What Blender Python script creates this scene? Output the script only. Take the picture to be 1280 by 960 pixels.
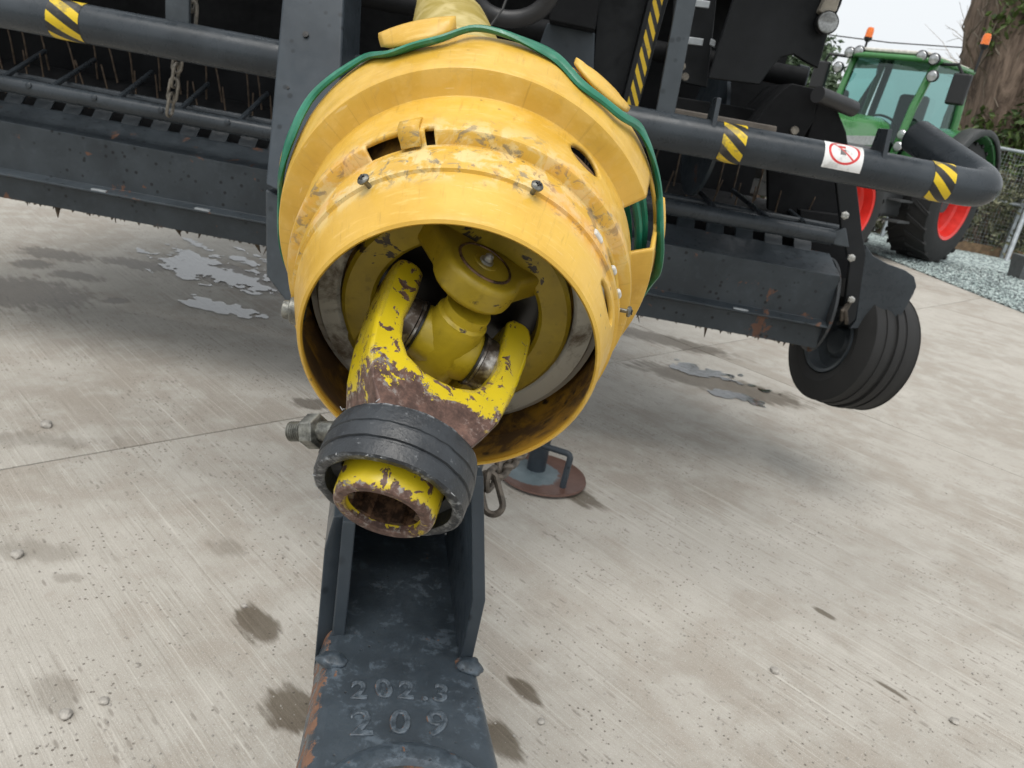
import bpy, bmesh, math, random
import numpy as np
from mathutils import Vector, Matrix, noise
R_ = math.radians
rnd = random.Random(7)
scene = bpy.context.scene
for o in list(bpy.data.objects): bpy.data.objects.remove(o)

# ------------------------------------------------------------------ camera
PITCH, ROLL, CAM_H, FPX = R_(20), R_(10.5), 1.15, 961.0
F = Vector((0, math.cos(PITCH), -math.sin(PITCH)))
_lr = Vector((1, 0, 0)); _lu = Vector((0, math.sin(PITCH), math.cos(PITCH)))
RT = math.cos(ROLL) * _lr + math.sin(ROLL) * _lu
UP = -math.sin(ROLL) * _lr + math.cos(ROLL) * _lu
C0 = Vector((0, 0, CAM_H))
cd = bpy.data.cameras.new('camera'); cam = bpy.data.objects.new('camera', cd)
scene.collection.objects.link(cam)
cam.matrix_world = Matrix(((RT.x, UP.x, -F.x, C0.x), (RT.y, UP.y, -F.y, C0.y), (RT.z, UP.z, -F.z, C0.z), (0, 0, 0, 1)))
cd.sensor_width = 36; cd.lens = 36 * FPX / 1280; cd.clip_start = .02; cd.clip_end = 500
cd.dof.use_dof = True; cd.dof.focus_distance = .56; cd.dof.aperture_fstop = 22
scene.camera = cam
def ray(x, y): return F + RT * ((x - 640) / FPX) - UP * ((y - 480) / FPX)
def dd(x, y, d): return C0 + ray(x, y) * d                       # survey point at optical depth d
def at(x, y, Y): q = ray(x, y); return C0 + q * (Y / q.y)         # survey point on the plane y = Y
def gz(x, y, z=0.): q = ray(x, y); return C0 + q * ((z - CAM_H) / q.z)   # survey point at height z

# ------------------------------------------------------------------ world, sun, exposure
SUN_EL, SUN_AZ = R_(72), R_(196)
w = bpy.data.worlds.new('World'); scene.world = w; w.use_nodes = True
nt = w.node_tree; nt.nodes.clear()
sky = nt.nodes.new('ShaderNodeTexSky'); sky.sky_type = 'NISHITA'; sky.sun_disc = False
sky.sun_elevation = SUN_EL; sky.sun_rotation = SUN_AZ; sky.dust_density = 4; sky.air_density = 1.0; sky.ozone_density = 1
hs = nt.nodes.new('ShaderNodeHueSaturation'); hs.inputs['Saturation'].default_value = .12
mxw = nt.nodes.new('ShaderNodeMix'); mxw.data_type = 'RGBA'; mxw.inputs[0].default_value = .6
mxw.inputs[7].default_value = (8.6, 9.0, 9.3, 1)
bg = nt.nodes.new('ShaderNodeBackground'); bg.inputs[1].default_value = .085
wo = nt.nodes.new('ShaderNodeOutputWorld')
nt.links.new(sky.outputs[0], hs.inputs['Color']); nt.links.new(hs.outputs[0], mxw.inputs[6])
nt.links.new(mxw.outputs[2], bg.inputs[0]); nt.links.new(bg.outputs[0], wo.inputs[0])
sd = bpy.data.lights.new('sun', 'SUN'); sd.energy = 1.3; sd.angle = R_(40); sd.color = (1, .96, .9)
so = bpy.data.objects.new('sun', sd); scene.collection.objects.link(so)
sdir = Vector((math.sin(SUN_AZ) * math.cos(SUN_EL), math.cos(SUN_AZ) * math.cos(SUN_EL), math.sin(SUN_EL)))
so.rotation_euler = (-sdir).to_track_quat('-Z', 'Y').to_euler()
scene.view_settings.view_transform = 'Standard'; scene.view_settings.look = 'None'
scene.view_settings.exposure = 0.70; scene.view_settings.gamma = 1; scene.view_settings.use_curve_mapping = False
scene.render.engine = 'CYCLES'; cy = scene.cycles; cy.max_bounces = 5; cy.diffuse_bounces = 2; cy.glossy_bounces = 2; cy.transmission_bounces = 4; cy.use_light_tree = False; cy.transparent_max_bounces = 8; cy.caustics_reflective = False; cy.caustics_refractive = False; cy.use_adaptive_sampling = True; cy.adaptive_threshold = .025; scene.render.resolution_x = 1024; scene.render.resolution_y = 768

# ------------------------------------------------------------------ object helpers
WL = {}
def link(o, parent, W):
    scene.collection.objects.link(o)
    WL[o.name] = W
    if parent:
        o.parent = parent; o.matrix_basis = WL[parent.name].inverted() @ W
    else: o.matrix_basis = W
    return o
def tag(o, label=None, cat=None, group=None, kind=None):
    for k, v in (('label', label), ('category', cat), ('group', group), ('kind', kind)):
        if v: o[k] = v
    return o
def empty(name, loc, label=None, cat=None, group=None):
    o = bpy.data.objects.new(name, None); o.empty_display_size = .1
    link(o, None, Matrix.Translation(loc)); return tag(o, label, cat, group)
def mesh_from(name, V, Fc, mat, smooth=True, ang=35, uv=None, mats=None, mi=None):
    me = bpy.data.meshes.new(name); me.from_pydata([tuple(v) for v in V], [], Fc)
    for m in (mats or [mat]): me.materials.append(m)
    if mi is not None: me.polygons.foreach_set('material_index', mi)
    bm = bmesh.new(); bm.from_mesh(me); bmesh.ops.recalc_face_normals(bm, faces=bm.faces); bm.to_mesh(me); bm.free()
    if uv:
        ul = me.uv_layers.new()
        for l in me.loops: ul.data[l.index].uv = uv[l.vertex_index]
    if smooth:
        me.polygons.foreach_set('use_smooth', [True] * len(me.polygons)); me.set_sharp_from_angle(angle=R_(ang))
    me.update(); return me
def put(name, me, parent=None, W=None, bevel=0, seg=2, kind=None, label=None):
    o = bpy.data.objects.new(name, me); link(o, parent, W if W is not None else Matrix())
    if bevel:
        b = o.modifiers.new('bevel', 'BEVEL'); b.width = bevel; b.segments = seg; b.limit_method = 'ANGLE'; b.angle_limit = R_(30)
        b.harden_normals = True
    return tag(o, label=label, kind=kind)
class MB:
    def __init__(s): s.V = []; s.F = []; s.uv = None
    def add(s, V, Fc):
        n = len(s.V); s.V += [Vector(v) for v in V]; s.F += [[i + n for i in f] for f in Fc]; return s
    def box(s, c, sz, M=None):
        c = Vector(c); h = Vector(sz) / 2
        V = [Vector((x, y, z)) for x in (-h.x, h.x) for y in (-h.y, h.y) for z in (-h.z, h.z)]
        V = [c + (M @ v if M else v) for v in V]
        return s.add(V, [(0, 1, 3, 2), (4, 6, 7, 5), (0, 4, 5, 1), (2, 3, 7, 6), (0, 2, 6, 4), (1, 5, 7, 3)])
    def prism(s, poly, vec):
        n = len(poly); vec = Vector(vec); P = [Vector(p) for p in poly]
        return s.add(P + [p + vec for p in P], [list(range(n))[::-1], list(range(n, 2 * n))] + [(i, (i + 1) % n, n + (i + 1) % n, n + i) for i in range(n)])
    def tube(s, path, r, n=12, caps=True, flat=None):
        P = [Vector(p) for p in path]; m = len(P)
        rr = r if isinstance(r, (list, tuple)) else [r] * m
        T = [(P[min(i + 1, m - 1)] - P[max(i - 1, 0)]).normalized() for i in range(m)]
        u = T[0].orthogonal().normalized(); V = []
        for i in range(m):
            u = (u - T[i] * u.dot(T[i])).normalized(); v = T[i].cross(u)
            V += [P[i] + (u * math.cos(a) + v * math.sin(a)) * rr[i] for a in [2 * math.pi * k / n for k in range(n)]]
        Fc = [(i * n + k, i * n + (k + 1) % n, (i + 1) * n + (k + 1) % n, (i + 1) * n + k) for i in range(m - 1) for k in range(n)]
        if caps: Fc += [list(range(n))[::-1], list(range((m - 1) * n, m * n))]
        return s.add(V, Fc)
    def lathe(s, prof, M, n=48, close=False, caps=False):
        m = len(prof); V = []
        for (z, r) in prof:
            V += [M @ Vector((r * math.cos(2 * math.pi * k / n), r * math.sin(2 * math.pi * k / n), z)) for k in range(n)]
        Fc = [(i * n + k, i * n + (k + 1) % n, (i + 1) * n + (k + 1) % n, (i + 1) * n + k) for i in range(m - 1) for k in range(n)]
        if close: Fc += [((m - 1) * n + k, (m - 1) * n + (k + 1) % n, (k + 1) % n, k) for k in range(n)]
        if caps: Fc += [list(range(n))[::-1], list(range((m - 1) * n, m * n))]
        return s.add(V, Fc)
    def mesh(s, name, mat, smooth=True, ang=35): return mesh_from(name, s.V, s.F, mat, smooth, ang)
    def build(s, name, mat, parent=None, bevel=0, smooth=True, ang=35, seg=2, kind=None, label=None, W=None):
        if W is None: W = WL[parent.name] if parent else Matrix()
        Wi = W.inverted(); s.V = [Wi @ v for v in s.V]
        return put(name, s.mesh(name, mat, smooth, ang), parent, W, bevel, seg, kind, label)
def fillet(pts, rad, k=8):
    P = [Vector(p) for p in pts]; out = [P[0]]
    for i in range(1, len(P) - 1):
        a, b, c = P[i - 1], P[i], P[i + 1]; d1 = (a - b).normalized(); d2 = (c - b).normalized()
        L = min(rad / math.tan(d1.angle(d2) / 2), (a - b).length * .49, (c - b).length * .49)
        p, q = b + d1 * L, b + d2 * L
        for j in range(k + 1):
            t = j / k; out.append(p * (1 - t) ** 2 + b * 2 * t * (1 - t) + q * t * t)
    return out + [P[-1]]
def frame(o, z, xh):
    z = Vector(z).normalized(); x = Vector(xh); x = (x - z * x.dot(z)).normalized(); y = z.cross(x); o = Vector(o)
    return Matrix(((x.x, y.x, z.x, o.x), (x.y, y.y, z.y, o.y), (x.z, y.z, z.z, o.z), (0, 0, 0, 1)))

# ------------------------------------------------------------------ material helpers
class MT:
    def __init__(s, name, base=(.5, .5, .5), rough=.5, metal=0., **kw):
        s.m = bpy.data.materials.new(name); s.m.use_nodes = True; s.t = s.m.node_tree
        s.b = s.t.nodes['Principled BSDF']; s.b.inputs['Base Color'].default_value = (*base, 1)
        s.b.inputs['Roughness'].default_value = rough; s.b.inputs['Metallic'].default_value = metal
        for k, v in kw.items(): s.b.inputs[k.replace('_', ' ')].default_value = v
        s.co = s.n('ShaderNodeTexCoord')
    def n(s, t, **kw):
        x = s.t.nodes.new(t)
        for k, v in kw.items(): setattr(x, k, v)
        return x
    def L(s, a, b): s.t.links.new(a, b)
    def setin(s, sock, v):
        if hasattr(v, 'is_output'): s.L(v, sock)
        else: sock.default_value = v if not (isinstance(v, tuple) and len(v) == 3 and sock.type == 'RGBA') else (*v, 1)
    def mapping(s, src='Object', scale=(1, 1, 1), rot=(0, 0, 0), loc=(0, 0, 0)):
        mp = s.n('ShaderNodeMapping'); s.L(s.co.outputs[src], mp.inputs[0])
        mp.inputs['Scale'].default_value = scale; mp.inputs['Rotation'].default_value = rot; mp.inputs['Location'].default_value = loc
        return mp.outputs[0]
    def noise(s, scale, detail=4, rough=.55, vec=None, dist=0.):
        x = s.n('ShaderNodeTexNoise'); s.L(vec if vec is not None else s.co.outputs['Object'], x.inputs['Vector'])
        x.inputs['Scale'].default_value = scale; x.inputs['Detail'].default_value = detail; x.inputs['Roughness'].default_value = rough
        x.inputs['Distortion'].default_value = dist; return x.outputs[0]
    def voro(s, scale, vec=None, feature='F1', rand=1):
        x = s.n('ShaderNodeTexVoronoi', feature=feature); s.L(vec if vec is not None else s.co.outputs['Object'], x.inputs['Vector'])
        x.inputs['Scale'].default_value = scale; x.inputs['Randomness'].default_value = rand; return x.outputs['Distance']
    def step(s, v, lo, hi, a=0., b=1.):
        x = s.n('ShaderNodeMapRange'); x.interpolation_type = 'SMOOTHSTEP'
        s.setin(x.inputs[0], v)
        for i, q in zip((1, 2, 3, 4), (lo, hi, a, b)): s.setin(x.inputs[i], q)
        return x.outputs[0]
    def math(s, op, a, b=0., c=0.):
        x = s.n('ShaderNodeMath', operation=op)
        for i, q in enumerate((a, b, c)): s.setin(x.inputs[i], q)
        return x.outputs[0]
    def mix(s, fac, a, b):
        x = s.n('ShaderNodeMix', data_type='RGBA'); s.setin(x.inputs[0], fac); s.setin(x.inputs[6], a); s.setin(x.inputs[7], b)
        return x.outputs[2]
    def sep(s, v):
        x = s.n('ShaderNodeSeparateXYZ'); s.L(v, x.inputs[0]); return x.outputs
    def bump(s, h, strength=.3, dist=.002, normal=None):
        x = s.n('ShaderNodeBump'); s.L(h, x.inputs['Height']); x.inputs['Strength'].default_value = strength
        x.inputs['Distance'].default_value = dist
        if normal is not None: s.L(normal, x.inputs['Normal'])
        s.L(x.outputs[0], s.b.inputs['Normal']); return x.outputs[0]
    def col(s, v): s.setin(s.b.inputs['Base Color'], v)
    def rough(s, v): s.setin(s.b.inputs['Roughness'], v)
    def metal(s, v): s.setin(s.b.inputs['Metallic'], v)
M = {}
def painted(name, base, spots=.5, rust=.5, rough=.42, scale=1., scuff=.5, worldco=True):
    """dark machinery paint: mottled, spotted with dirt, chipped to rust here and there"""
    t = MT(name, base, rough); t.b.inputs['Specular IOR Level'].default_value = .32
    n1 = t.noise(5 * scale, 5, .6); n2 = t.noise(38 * scale, 4, .6); n3 = t.noise(9 * scale, 6, .7, dist=.4)
    c = t.mix(t.step(n1, .3, .7), tuple(x * .82 for x in base), tuple(x * 1.25 + .004 for x in base))
    c = t.mix(t.math('MULTIPLY', t.step(n2, .5, .75), .35 * scuff), c, tuple(x * 1.9 + .03 for x in base))
    v = t.voro(34 * scale); vm = t.math('MULTIPLY', t.step(v, .12, .24, 1, 0), t.step(t.noise(3.1 * scale, 3), .40, .55))
    c = t.mix(t.math('MULTIPLY', vm, spots), c, tuple(x * .3 for x in base))
    rm = t.step(n3, .70 - .09 * rust, .73 - .09 * rust)
    rc = t.mix(n2, (.085, .042, .030), (.19, .105, .072))
    c = t.mix(t.math('MULTIPLY', rm, min(1, rust * 1.6)), c, rc); t.col(c)
    t.rough(t.step(t.math('ADD', n2, t.math('MULTIPLY', rm, .6)), .3, 1.1, rough - .1, rough + .35))
    t.bump(t.math('ADD', t.math('MULTIPLY', n2, .4), t.math('MULTIPLY', rm, -.5)), .25, .0012)
    M[name] = t.m; return t
painted('steel_paint', (.036, .046, .056), .7, .45, .38, scuff=.2)
painted('pickup_paint', (.037, .046, .054), 1.0, .95, .42)
painted('tube_paint', (.032, .039, .046), .2, .05, .34, scuff=.2)
painted('shade_black_paint', (.006, .0065, .0075), .2, .05, .7, scuff=.1).b.inputs['Specular IOR Level'].default_value = .15  # near-black that also paints in the shade inside the baler
painted('comb_paint', (.028, .029, .031), .3, 1.3, .55)
painted('panel_paint', (.0065, .0078, .0095), .1, .0, .5, scuff=.15).b.inputs['Specular IOR Level'].default_value = .3
painted('tongue_paint', (.052, .068, .085), .55, .35, .4, 3.2, .9)
painted('light_paint', (.052, .062, .071), .5, .15, .45)
def simple(name, base, rough=.5, metal=0., var=.25, sc=20, bump=.0, **kw):
    t = MT(name, base, rough, metal, **kw); n1 = t.noise(sc, 5, .6)
    t.col(t.mix(t.step(n1, .25, .75), tuple(x * (1 - var) for x in base), tuple(min(1, x * (1 + var)) for x in base)))
    t.rough(t.step(n1, .2, .8, max(.05, rough - .08), min(1, rough + .1)))
    if bump: t.bump(n1, bump, .002)
    M[name] = t.m; return t
simple('rubber', (.014, .014, .015), .72, sc=9, bump=.15)
simple('tyre', (.017, .017, .017), .78, sc=12, bump=.25)
simple('black_plastic', (.012, .012, .013), .45)
simple('zinc', (.42, .42, .40), .38, .85, sc=90, bump=.2)
simple('old_zinc', (.20, .20, .18), .42, .75, .6, sc=150, bump=.4)
simple('chain_steel', (.22, .20, .17), .5, .6, .5, sc=60, bump=.3)
simple('dark_chain', (.10, .085, .07), .6, .5, .5, sc=90, bump=.3)
simple('white_plastic', (.62, .60, .54), .45, 0, .2, sc=25)
simple('lamp_glass', (.30, .31, .31), .15, .3, .3, sc=120)
simple('clear_lamp', (.45, .46, .47), .1, .5)
simple('orange_lens', (.85, .19, .03), .25, 0, .1)
simple('red_rim', (.72, .035, .025), .34, 0, .12, sc=6)
simple('red_part', (.60, .03, .03), .4)
simple('tractor_green', (.045, .19, .050), .28, 0, .12, sc=3, Coat_Weight=.4)
simple('tractor_grey', (.055, .057, .058), .6)
simple('hood_badge', (.45, .46, .46), .35, .2)
simple('roof_cream', (.60, .58, .52), .4)
simple('galvanised', (.42, .45, .47), .42, .35, .2, sc=14)
simple('timber', (.20, .13, .075), .8, 0, .4, sc=14, bump=.3)
simple('planter_grey', (.10, .105, .105), .6)
simple('straw', (.075, .055, .035), .9, 0, .5, sc=30)
simple('hose_rubber', (.020, .020, .022), .5)
simple('tan_paint', (.32, .29, .24), .5, 0, .25)
simple('cable', (.02, .02, .02), .6)

# ------------------------------------------------------------------ ground materials
def concrete():
    t = MT('brushed_concrete', (.4, .38, .34), .8)
    o = t.co.outputs['Object']                                   # slab space: brush strokes run along x
    st = t.mapping('Object', (1.0, 100, 1)); st2 = t.mapping('Object', (3., 270, 1))
    b1 = t.noise(1, 3, .7, st, .25); b2 = t.noise(1, 2, .6, st2)
    big = t.noise(1.1, 4, .6); mid = t.noise(7, 5, .65, dist=.3); fine = t.noise(160, 3, .7); fine2 = t.noise(420, 1, .6)
    c = t.mix(t.step(big, .3, .7), (.325, .303, .265), (.395, .37, .328))
    c = t.mix(t.math('MULTIPLY', t.step(mid, .45, .7), .35), c, (.49, .468, .425))
    c = t.mix(t.math('MULTIPLY', t.step(t.math('MULTIPLY', mid, big), .28, .15), .4), c, (.27, .225, .18))
    br = t.math('ADD', t.math('MULTIPLY', b1, .55), t.math('MULTIPLY', b2, .45))
    amt = t.step(t.noise(1.9, 5, .7), .34, .60, .40, 1.1)
    c = t.mix(t.math('MULTIPLY', t.step(br, .53, .66), t.math('MULTIPLY', amt, .52)), c, (.60, .573, .52))
    c = t.mix(t.math('MULTIPLY', t.step(br, .47, .35), t.math('MULTIPLY', amt, .46)), c, (.21, .188, .158))
    c = t.mix(t.math('MULTIPLY', t.step(fine, .55, .75), .35), c, (.20, .18, .155))
    c = t.mix(t.math('MULTIPLY', t.step(fine2, .60, .72), .5), c, (.66, .65, .62))
    sp = t.voro(58); spm = t.math('MULTIPLY', t.step(sp, .11, .19, 1, 0), t.step(t.noise(4.5, 3), .38, .6))
    c = t.mix(t.math('MULTIPLY', spm, .85), c, (.08, .066, .053))
    stk = t.voro(1, t.mapping('Object', (13, 48, 1))); stm = t.math('MULTIPLY', t.step(stk, .10, .22, 1, 0), t.step(t.noise(2.2, 3), .40, .58))
    c = t.mix(t.math('MULTIPLY', stm, .5), c, (.13, .11, .09))
    # damp stains with shapes of their own (slab-plane world positions)
    geo = t.n('ShaderNodeNewGeometry')
    wob = t.math('MULTIPLY', t.math('SUBTRACT', t.noise(14, 4, .6), .5), .9)
    wob2 = t.math('MULTIPLY', t.math('SUBTRACT', t.noise(1, 4, .6, t.mapping('Object', (5, 40, 1))), .5), 1.4)
    wets = [None, None]
    for (x, y, rx, ry, ang, k) in STAINS:
        mp = t.n('ShaderNodeMapping', vector_type='TEXTURE'); t.L(geo.outputs['Position'], mp.inputs[0])
        mp.inputs['Location'].default_value = (x, y, 0); mp.inputs['Rotation'].default_value = (0, 0, ang); mp.inputs['Scale'].default_value = (rx, ry, 10)
        ln = t.n('ShaderNodeVectorMath', operation='LENGTH'); t.L(mp.outputs[0], ln.inputs[0])
        i = 0 if k > .5 else 1; d = ln.outputs['Value']
        wets[i] = d if wets[i] is None else t.math('MINIMUM', wets[i], d)
    wb = t.math('ADD', wob, wob2)
    wet = t.math('MAXIMUM', t.step(t.math('ADD', wets[0], wb), .66, 1.08, .92, 0), t.step(t.math('ADD', wets[1], t.math('MULTIPLY', wb, 1.6)), .4, 1.2, .36, 0))
    wc = t.n('ShaderNodeMix', data_type='RGBA', blend_type='MULTIPLY'); wc.inputs[0].default_value = 1
    t.L(c, wc.inputs[6]); wc.inputs[7].default_value = (.32, .285, .24, 1)
    c = t.mix(wet, c, wc.outputs[2])
    t.col(c); t.rough(t.step(wet, 0, 1, .86, .5))
    t.b.inputs['Specular IOR Level'].default_value = .35
    t.bump(t.math('ADD', br, t.math('MULTIPLY', fine, .5)), .6, .004); return t.m
BR = Vector((-.74, .67, 0)).normalized()                           # direction of the broom strokes
BA = math.atan2(BR.y, BR.x)
def stain(px, py, a, b, k=1., ang=None):
    g = gz(px, py); return (g.x, g.y, a, b, BA if ang is None else ang, k)
STAINS = [stain(322, 780, .075, .05), stain(20, 365, .33, .26, 1, 0), stain(95, 345, .13, .08, 1, 0), stain(75, 370, .12, .09, 1, 0),
          stain(70, 318, .2, .12, .9, 0), stain(40, 330, .1, .1, .8, 0), stain(145, 376, .06, .06, 1, 0), stain(170, 330, .2, .1, .6, 0),
          stain(290, 345, .5, .22, .75, -.2), stain(90, 722, .05, .02, .5, .3), stain(285, 685, .05, .04, .45), stain(365, 885, .07, .055, .9),
          stain(655, 862, .05, .025, .95), stain(628, 925, .07, .03, .95), stain(725, 620, .10, .05, .9), stain(70, 872, .06, .045, .4),
          stain(900, 480, .5, .16, .6, -.15), stain(830, 425, .45, .14, .8, -.2), stain(1030, 766, .04, .012, .7), stain(1110, 860, .05, .01, .6),
          stain(30, 690, .16, .05, .35, .2), stain(40, 550, .25, .05, .35, .3), stain(390, 505, .09, .05, .6, .2), stain(1260, 790, .05, .01, .5)]
M['concrete'] = concrete()
def gravel_mat():
    t = MT('gravel_stone', (.3, .35, .34), .85)
    inf = t.n('ShaderNodeObjectInfo'); v = t.voro(26); n = t.noise(3, 3); n2 = t.noise(55, 3)
    x = t.n('ShaderNodeTexVoronoi'); t.L(t.co.outputs['Object'], x.inputs[0]); x.inputs['Scale'].default_value = 24
    sp = t.sep(x.outputs['Color'])
    c = t.mix(sp[0], (.30, .37, .36), (.56, .64, .62)); c = t.mix(t.step(x.outputs['Distance'], .4, .65), c, (.16, .19, .19))
    t.col(c); t.bump(t.math('SUBTRACT', 1., x.outputs['Distance']), 1, .02); return t.m
M['gravel'] = gravel_mat()
simple('grass', (.07, .09, .035), .9, 0, .5, sc=2, bump=.5)
simple('stone', (.33, .31, .28), .85, 0, .4, sc=40)

# ------------------------------------------------------------------ setting: terrain, slabs, gravel, water
t = MB(); t.add([(-120, -30, -.16), (120, -30, -.16), (120, 200, -.16), (-120, 200, -.16)], [(0, 1, 2, 3)])
tag(t.build('grass_ground', M['grass'], smooth=False), kind='structure')
yard = tag(put('concrete_yard', MB().add([(-14, -6, -.03), (14, -6, -.03), (14, 20, -.03), (-14, 20, -.03)], [(0, 1, 2, 3)]).mesh('joint_bed', simple('joint_dirt', (.09, .078, .062), .95).m, False)), kind='structure')
# joints: one along the strokes through gz(1070,520), one across through gz(0,575)-(400,530)
ax, ay = BR, Vector((-BR.y, BR.x, 0)) * -1                          # local slab axes
j1 = gz(1175, 556); j2 = gz(200, 552)
o_al = j2.dot(ax); o_ac = j1.dot(ay); LA, LC = 5.2, 4.3
slab_me = None
for i in range(-2, 3):
    for j in range(-3, 3):
        a0 = o_al + i * LA; c0 = o_ac + j * LC
        ctr = ax * (a0 + LA / 2) + ay * (c0 + LC / 2)
        if ctr.y < -5 or ctr.y > 14 or abs(ctr.x) > 10: continue
        if slab_me is None:
            m = MB().box((0, 0, -.05), (LA - .005, LC - .005, .1)); slab_me = m.mesh('concrete_slab', M['concrete'])
        put('concrete_slab', slab_me, yard, Matrix.Translation((ctr.x, ctr.y, 0)) @ Matrix.Rotation(BA, 4, 'Z'), bevel=.002)
# gravel strip: starts beyond a line on the right
g0, g1 = gz(1145, 338), gz(1280, 392); gd = (g1 - g0).normalized(); gn = Vector((-gd.y, gd.x, 0))
if gn.y < 0: gn = -gn
rg = random.Random(3)
V = []; Fc = []; nx, ny = 110, 90
for j in range(ny + 1):
    for i in range(nx + 1):
        p = g0 + gd * (-6 + 12 * i / nx) + gn * (7 * j / ny); V.append(Vector((p.x, p.y, .035 * min(1, j / 5) + .003 + rg.uniform(-.012, .012) * min(1, j / 5))))
for j in range(ny):
    for i in range(nx): q = j * (nx + 1) + i; Fc.append((q, q + 1, q + nx + 2, q + nx + 1))
tag(put('gravel_strip', mesh_from('gravel_strip', V, Fc, M['gravel'])), kind='structure')
# loose gravel stones as real pieces where the strip is nearest
V = []; Fc = []
def stone(c, r, V, Fc, q):
    n = len(V); d = [Vector((1, 0, 0)), Vector((-1, 0, 0)), Vector((0, 1, 0)), Vector((0, -1, 0)), Vector((0, 0, 1)), Vector((0, 0, -.5))]
    a = q.uniform(0, 6.28); Rm = Matrix.Rotation(a, 3, 'Z') @ Matrix.Rotation(q.uniform(-.5, .5), 3, 'X')
    V += [Vector(c) + Rm @ (v * r * q.uniform(.55, 1.15)) for v in d]
    Fc += [[n + k for k in f] for f in ((0, 2, 4), (2, 1, 4), (1, 3, 4), (3, 0, 4), (2, 0, 5), (1, 2, 5), (3, 1, 5), (0, 3, 5))]
for k in range(9000):
    p = g0 + gd * rg.uniform(-1.2, 4.2) + gn * (rg.random() ** 1.5 * 4.2); stone((p.x, p.y, .015 + .03 * min(1, (p - g0).dot(gn) / .4)), rg.uniform(.012, .026), V, Fc, rg)
tag(put('gravel', mesh_from('gravel', V, Fc, M['gravel'], False)), 'pale blue-green loose gravel beyond the concrete', kind='stuff')
# grit and small stones on the slabs
V = []; Fc = []
for k in range(1500):
    p = gz(rg.uniform(0, 1280), 960 - 420 * rg.random() ** 1.3); r = rg.uniform(.0008, .0035) * (1 if rg.random() < .95 else 1.6)
    stone((p.x, p.y, r * .3), r, V, Fc, rg)
tag(put('grit', mesh_from('grit', V, Fc, M['stone'], False)), 'fine stone grit strewn over the concrete', kind='stuff')
peb = [(968, 840, .011, 'pale angular pebble lying alone right of the hitch'), (1192, 903, .010, 'dark round pebble near the bottom right corner'),
       (22, 695, .014, 'grey pebble at the left edge of the concrete'), (82, 895, .012, 'white pebble in the lower left corner'),
       (130, 878, .009, 'small grey pebble right of the white one, lower left'), (58, 533, .017, 'pale pebble at left below the dark damp patch'), (305, 758, .007, 'tiny white pebble beside the star-shaped damp stain'),
       (676, 903, .008, 'brownish pebble just right of the drawbar tongue')]
for (px, py, r, lab) in peb:
    V = []; Fc = []; g = gz(px, py); bm = bmesh.new(); bmesh.ops.create_icosphere(bm, subdivisions=2, radius=r)
    for v in bm.verts: v.co *= 1 + .35 * noise.noise(v.co * (1.3 / r) + Vector((px, 0, 0))); v.co.z *= .65
    me = bpy.data.meshes.new('pebble'); bm.to_mesh(me); bm.free(); me.materials.append(M['stone'])
    tag(put('pebble', me, None, Matrix.Translation((g.x, g.y, r * .45))), lab, 'pebble', 'pebbles on the concrete')
# puddles: thin sheets of standing water with ragged streaky outlines
wm = MT('water', (.9, .95, .95), .03, 0, IOR=1.7, Transmission_Weight=1.0); wn = wm.noise(45, 3, .5); wm.bump(wn, .12, .004); M['water'] = wm.m
def puddle(c, L, Wd, ang, seed, thr):
    V = []; Fc = []; nx, ny = 170, 120; keep = {}
    def idx(i, j):
        if (i, j) not in keep:
            u = (i / nx - .5) * 2; v = (j / ny - .5) * 2
            p = Vector((math.cos(ang) * u * L - math.sin(ang) * v * Wd, math.sin(ang) * u * L + math.cos(ang) * v * Wd, 0))
            keep[(i, j)] = len(V); V.append(Vector((c.x, c.y, .0035)) + p)
        return keep[(i, j)]
    for i in range(nx):
        for j in range(ny):
            u = (i / nx - .5) * 2; v = (j / ny - .5) * 2; x = u * L; y = v * Wd
            q = Vector((x, y, seed)); ql = Vector((x * 2.0, y * 11, seed))
            f = 1 - (u * u + v * v) + 1.1 * noise.noise(ql) + .6 * noise.noise(q * 9) + .55 * noise.noise(q * 26)
            if f > thr: Fc.append((idx(i, j), idx(i + 1, j), idx(i + 1, j + 1), idx(i, j + 1)))
    return tag(put('puddle', mesh_from('puddle', V, Fc, M['water'])), kind='structure')
puddle(gz(265, 330), .66, .40, R_(-38), 1.3, .70)
puddle(gz(272, 384), .28, .12, R_(-20), 4.1, .5)
puddle(gz(905, 472), .34, .20, R_(-25), 7.7, .5)
puddle(gz(935, 500), .20, .09, R_(-10), 9.2, .5)

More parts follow.
